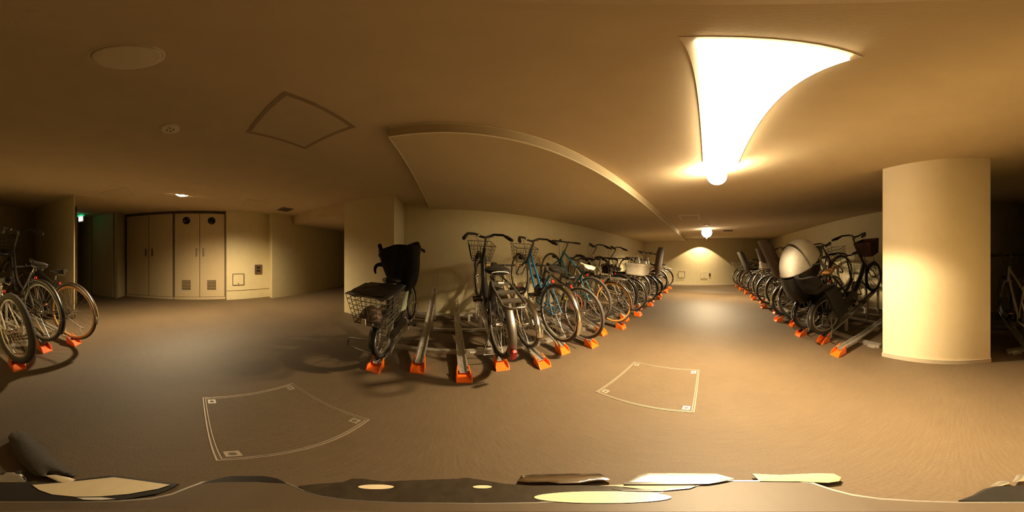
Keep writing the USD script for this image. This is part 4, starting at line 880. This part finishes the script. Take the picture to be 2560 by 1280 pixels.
# ---------------------------------------------------------------- the tripod's base, right under the camera
def trace(poly, d, thick, bulge=0.0, step=9, round_px=8.0):
    """A solid whose upper outline is given as picture directions, DEPTH d below the camera, rounded up by BULGE and THICK deep."""
    d = 0.5 * d + 0.83
    from scipy.spatial import Delaunay
    from shapely.geometry import Polygon, Point
    import shapely
    P = Polygon(poly).buffer(0); P = P if P.geom_type == 'Polygon' else max(P.geoms, key=lambda g: g.area)
    ring = np.array(P.exterior.segmentize(step).coords)[:-1]
    x0, y0, x1, y1 = P.bounds; gx, gy = np.meshgrid(np.arange(x0 + step / 2, x1, step), np.arange(y0 + step / 3, y1, step * 0.6)); q = np.stack([gx.ravel(), gy.ravel()], 1)
    inn = P.buffer(-step * 0.25); q = q[shapely.contains_xy(inn, q[:, 0], q[:, 1])] if not inn.is_empty else q[:0]
    pts = np.vstack([ring, q]); T = Delaunay(pts * [0.5, 1.0]).simplices; c = pts[T].mean(1); T = T[shapely.contains_xy(P, c[:, 0], c[:, 1])]
    e1, e2 = pts[T[:, 1]] - pts[T[:, 0]], pts[T[:, 2]] - pts[T[:, 0]]; s = e1[:, 0] * e2[:, 1] - e1[:, 1] * e2[:, 0]; T = T[np.abs(s) > 1e-6]; T = np.where((s[np.abs(s) > 1e-6] > 0)[:, None], T[:, ::-1], T)
    dist = shapely.distance(P.exterior, shapely.points(pts)); w = np.clip(dist / round_px, 0, 1); depth = d - bulge * np.sqrt(1 - (1 - w) ** 2)
    th, ph = (pts[:, 0] - 1280) / K, (pts[:, 1] - 640 - tilt((pts[:, 0] - 1280) / K)) / K
    rho = depth / np.tan(np.minimum(ph, PI / 2 - 1e-4))
    top = Wp(th, rho, H - depth); n = len(ring); low = Wp(th[:n], rho[:n] , H - (d + thick))
    low[:, 1] = top[:n, 1] + thick * 0.25; low[:, 2] = np.minimum(low[:, 2], top[:n, 2] - thick * 0.2)
    k = np.arange(n); k2 = (k + 1) % n
    side = (np.vstack([top[:n], low]), np.vstack([np.stack([k, k + n, k2 + n], 1), np.stack([k, k2 + n, k2], 1)]))
    fl = Delaunay(ring * [0.5, 1.0]).simplices; cc = ring[fl].mean(1); fl = fl[shapely.contains_xy(P, cc[:, 0], cc[:, 1])]
    return cat([(top, T), side, (low, fl)])
TR = W(np.array([0.02, 0, 0.0]), 0.0); tp = numbered('/World', 'tripod_base')
x = UsdGeom.Xform.Define(stage, tp); x.AddTranslateOp().Set(Gf.Vec3d(*map(float, TR))); keys(x.GetPrim(), label='tripod base along the bottom edge with black handle grip, pale plate and chrome knobs', category='tripod')
def tripod(name, m, material, label=None, under=None):
    p = write(numbered(under or tp, name), m, material, TR, 0, warp=False); keys(p, label=label); return str(p.GetPath())
EDGE = [(0, 1255), (200, 1255), (300, 1253), (380, 1247), (430, 1236), (470, 1220), (505, 1207), (560, 1203), (660, 1203), (715, 1208), (760, 1228), (800, 1240), (860, 1249), (930, 1254), (1000, 1257), (1200, 1259), (1340, 1257), (1500, 1247), (1600, 1238), (1650, 1231), (1710, 1216), (1760, 1206), (1810, 1203), (1990, 1203), (2030, 1208), (2080, 1225), (2130, 1238), (2200, 1248), (2300, 1254), (2400, 1257), (2560, 1257)]
tripod('base_plate', trace(EDGE + [(2560, 1279.5), (0, 1279.5)], 0.45, 0.05), 'stand_brown')
def band(pts, w):
    return pts + [(x, y + w) for x, y in pts[::-1]]
tripod('base_rim', trace(band([(x, y - 3) for x, y in EDGE], 4.0), 0.44, 0.02), 'steel_dull', label='thin metal rim')
tripod('clamp_plate', trace([(505, 1207), (560, 1193), (580, 1190), (660, 1190), (690, 1196), (716, 1208), (640, 1203), (560, 1203)], 0.43, 0.03), 'plastic_black')
body = tripod('body', trace([(0, 1206), (60, 1204), (120, 1207), (200, 1198), (270, 1189), (290, 1189), (340, 1197), (443, 1210), (425, 1222), (395, 1234), (300, 1250), (200, 1253), (0, 1253)], 0.42, 0.05, 0.006), 'plastic_black')
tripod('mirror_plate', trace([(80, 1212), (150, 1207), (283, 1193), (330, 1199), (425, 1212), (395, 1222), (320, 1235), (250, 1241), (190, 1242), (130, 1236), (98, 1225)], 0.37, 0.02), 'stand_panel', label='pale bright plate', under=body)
tripod('painted_highlight', trace([(190, 1244), (250, 1243), (290, 1247), (250, 1250), (210, 1249)], 0.37, 0.02), 'label_white', under=body)  # white strip is a highlight on the body, put in as colour
tripod('body', trace([(2400, 1252), (2440, 1238), (2470, 1222), (2500, 1216), (2560, 1214), (2560, 1254)], 0.42, 0.05, 0.004), 'plastic_black')
for kx, pts in enumerate(([(0, 1187), (14, 1181), (36, 1181), (52, 1185), (62, 1197), (62, 1206), (0, 1206)], [(2478, 1216), (2500, 1203), (2520, 1202), (2525, 1208), (2505, 1215)], [(2535, 1205), (2545, 1188), (2560, 1186), (2560, 1203)])):
    kb = tripod('clamp_knob', trace(pts, 0.40, 0.02, 0.012, 6), 'steel_dull')
for q in ([(2, 1183), (14, 1180), (12, 1189), (2, 1190)], [(36, 1179), (52, 1176), (54, 1184), (40, 1186)], [(44, 1192), (60, 1190), (62, 1200), (48, 1199)]):
    tripod('knob_ridge', trace(q, 0.39, 0.01, 0.004, 4), 'plastic_black')
tripod('handle_grip', trace([(20, 1092), (27, 1082), (48, 1077), (66, 1079), (78, 1088), (100, 1112), (130, 1145), (165, 1173), (183, 1184), (178, 1190), (150, 1186), (120, 1184), (110, 1191), (92, 1192), (74, 1180), (50, 1155), (30, 1125)], 0.42, 0.06, 0.09, 7, 34), 'rubber_grey', label='black rubber handle grip')
tripod('grip_collar', trace([(94, 1184), (108, 1179), (122, 1179), (118, 1184), (104, 1187)], 0.37, 0.01, 0.004, 4), 'chrome')
tripod('handle_rod', trace([(112, 1189), (140, 1185), (168, 1193), (194, 1203), (172, 1207), (150, 1206)], 0.425, 0.03, 0.015, 5, 9), 'stand_panel', label='pale metal handle rod')
tripod('arm', trace([(745, 1215), (800, 1209), (860, 1205), (880, 1196), (910, 1197), (960, 1204), (1040, 1200), (1140, 1197), (1165, 1194), (1200, 1199), (1260, 1209), (1330, 1214), (1450, 1213), (1540, 1216), (1600, 1224), (1650, 1230), (1600, 1236), (1500, 1245), (1340, 1255), (1200, 1257), (1000, 1255), (930, 1252), (860, 1247), (800, 1238), (765, 1228)], 0.43, 0.05, 0.01, 9, 14), 'arm_brown')
tripod('painted_reflection', trace([(1335 + 172 - 172 * math.cos(w), 1243 - 15 * math.sin(w)) for w in np.linspace(0, 2 * PI, 40, endpoint=False)], 0.38, 0.02, 0.002), 'stand_panel', label='cream disc painted as the reflection of the lamp')  # pale disc paints the lamp's reflection onto the dark arm
tripod('level_bubble', trace([(940 + 45 * math.cos(w), 1217 + 6 * math.sin(w)) for w in np.linspace(0, 2 * PI, 20, endpoint=False)], 0.405, 0.01, 0.003), 'stand_panel')
tripod('level_bubble', trace([(1206 + 24 * math.cos(w), 1217 + 4 * math.sin(w)) for w in np.linspace(0, 2 * PI, 20, endpoint=False)], 0.405, 0.01, 0.003), 'stand_panel')
tripod('knurled_knob', trace([(1295, 1203), (1302, 1190), (1330, 1186), (1420, 1184), (1500, 1184), (1527, 1199), (1480, 1203), (1450, 1208), (1400, 1209), (1370, 1205), (1320, 1206)], 0.41, 0.04, 0.03, 7, 11), 'chrome')
tripod('lock_barrel', trace([(1560, 1210), (1595, 1188), (1620, 1182), (1790, 1184), (1835, 1196), (1800, 1204), (1770, 1210), (1700, 1212)], 0.41, 0.04, 0.03, 7, 12), 'steel_dull')
tripod('lock_bracket', trace([(1500, 1214), (1600, 1209), (1740, 1213), (1770, 1208), (1720, 1222), (1650, 1229), (1600, 1222), (1540, 1215)], 0.42, 0.02, 0.004), 'lever_tan')
tripod('barrel_band', trace([(1560, 1205), (1800, 1199), (1836, 1197), (1800, 1205), (1770, 1210), (1560, 1211)], 0.36, 0.01, 0.002, 6, 3), 'arm_brown')
tripod('bracket_edge', trace([(1530, 1222), (1650, 1223), (1740, 1215), (1725, 1221), (1650, 1228), (1560, 1228)], 0.39, 0.01, 0.002, 6, 3), 'arm_brown')
tripod('lever', trace([(1880, 1184), (1950, 1187), (2040, 1183), (2085, 1184), (2103, 1193), (2098, 1203), (2070, 1207), (2000, 1204), (1900, 1203)], 0.42, 0.02, 0.012, 7, 9), 'lever_tan', label='pale lever with rounded end')
print('triangles', NTRI[0])
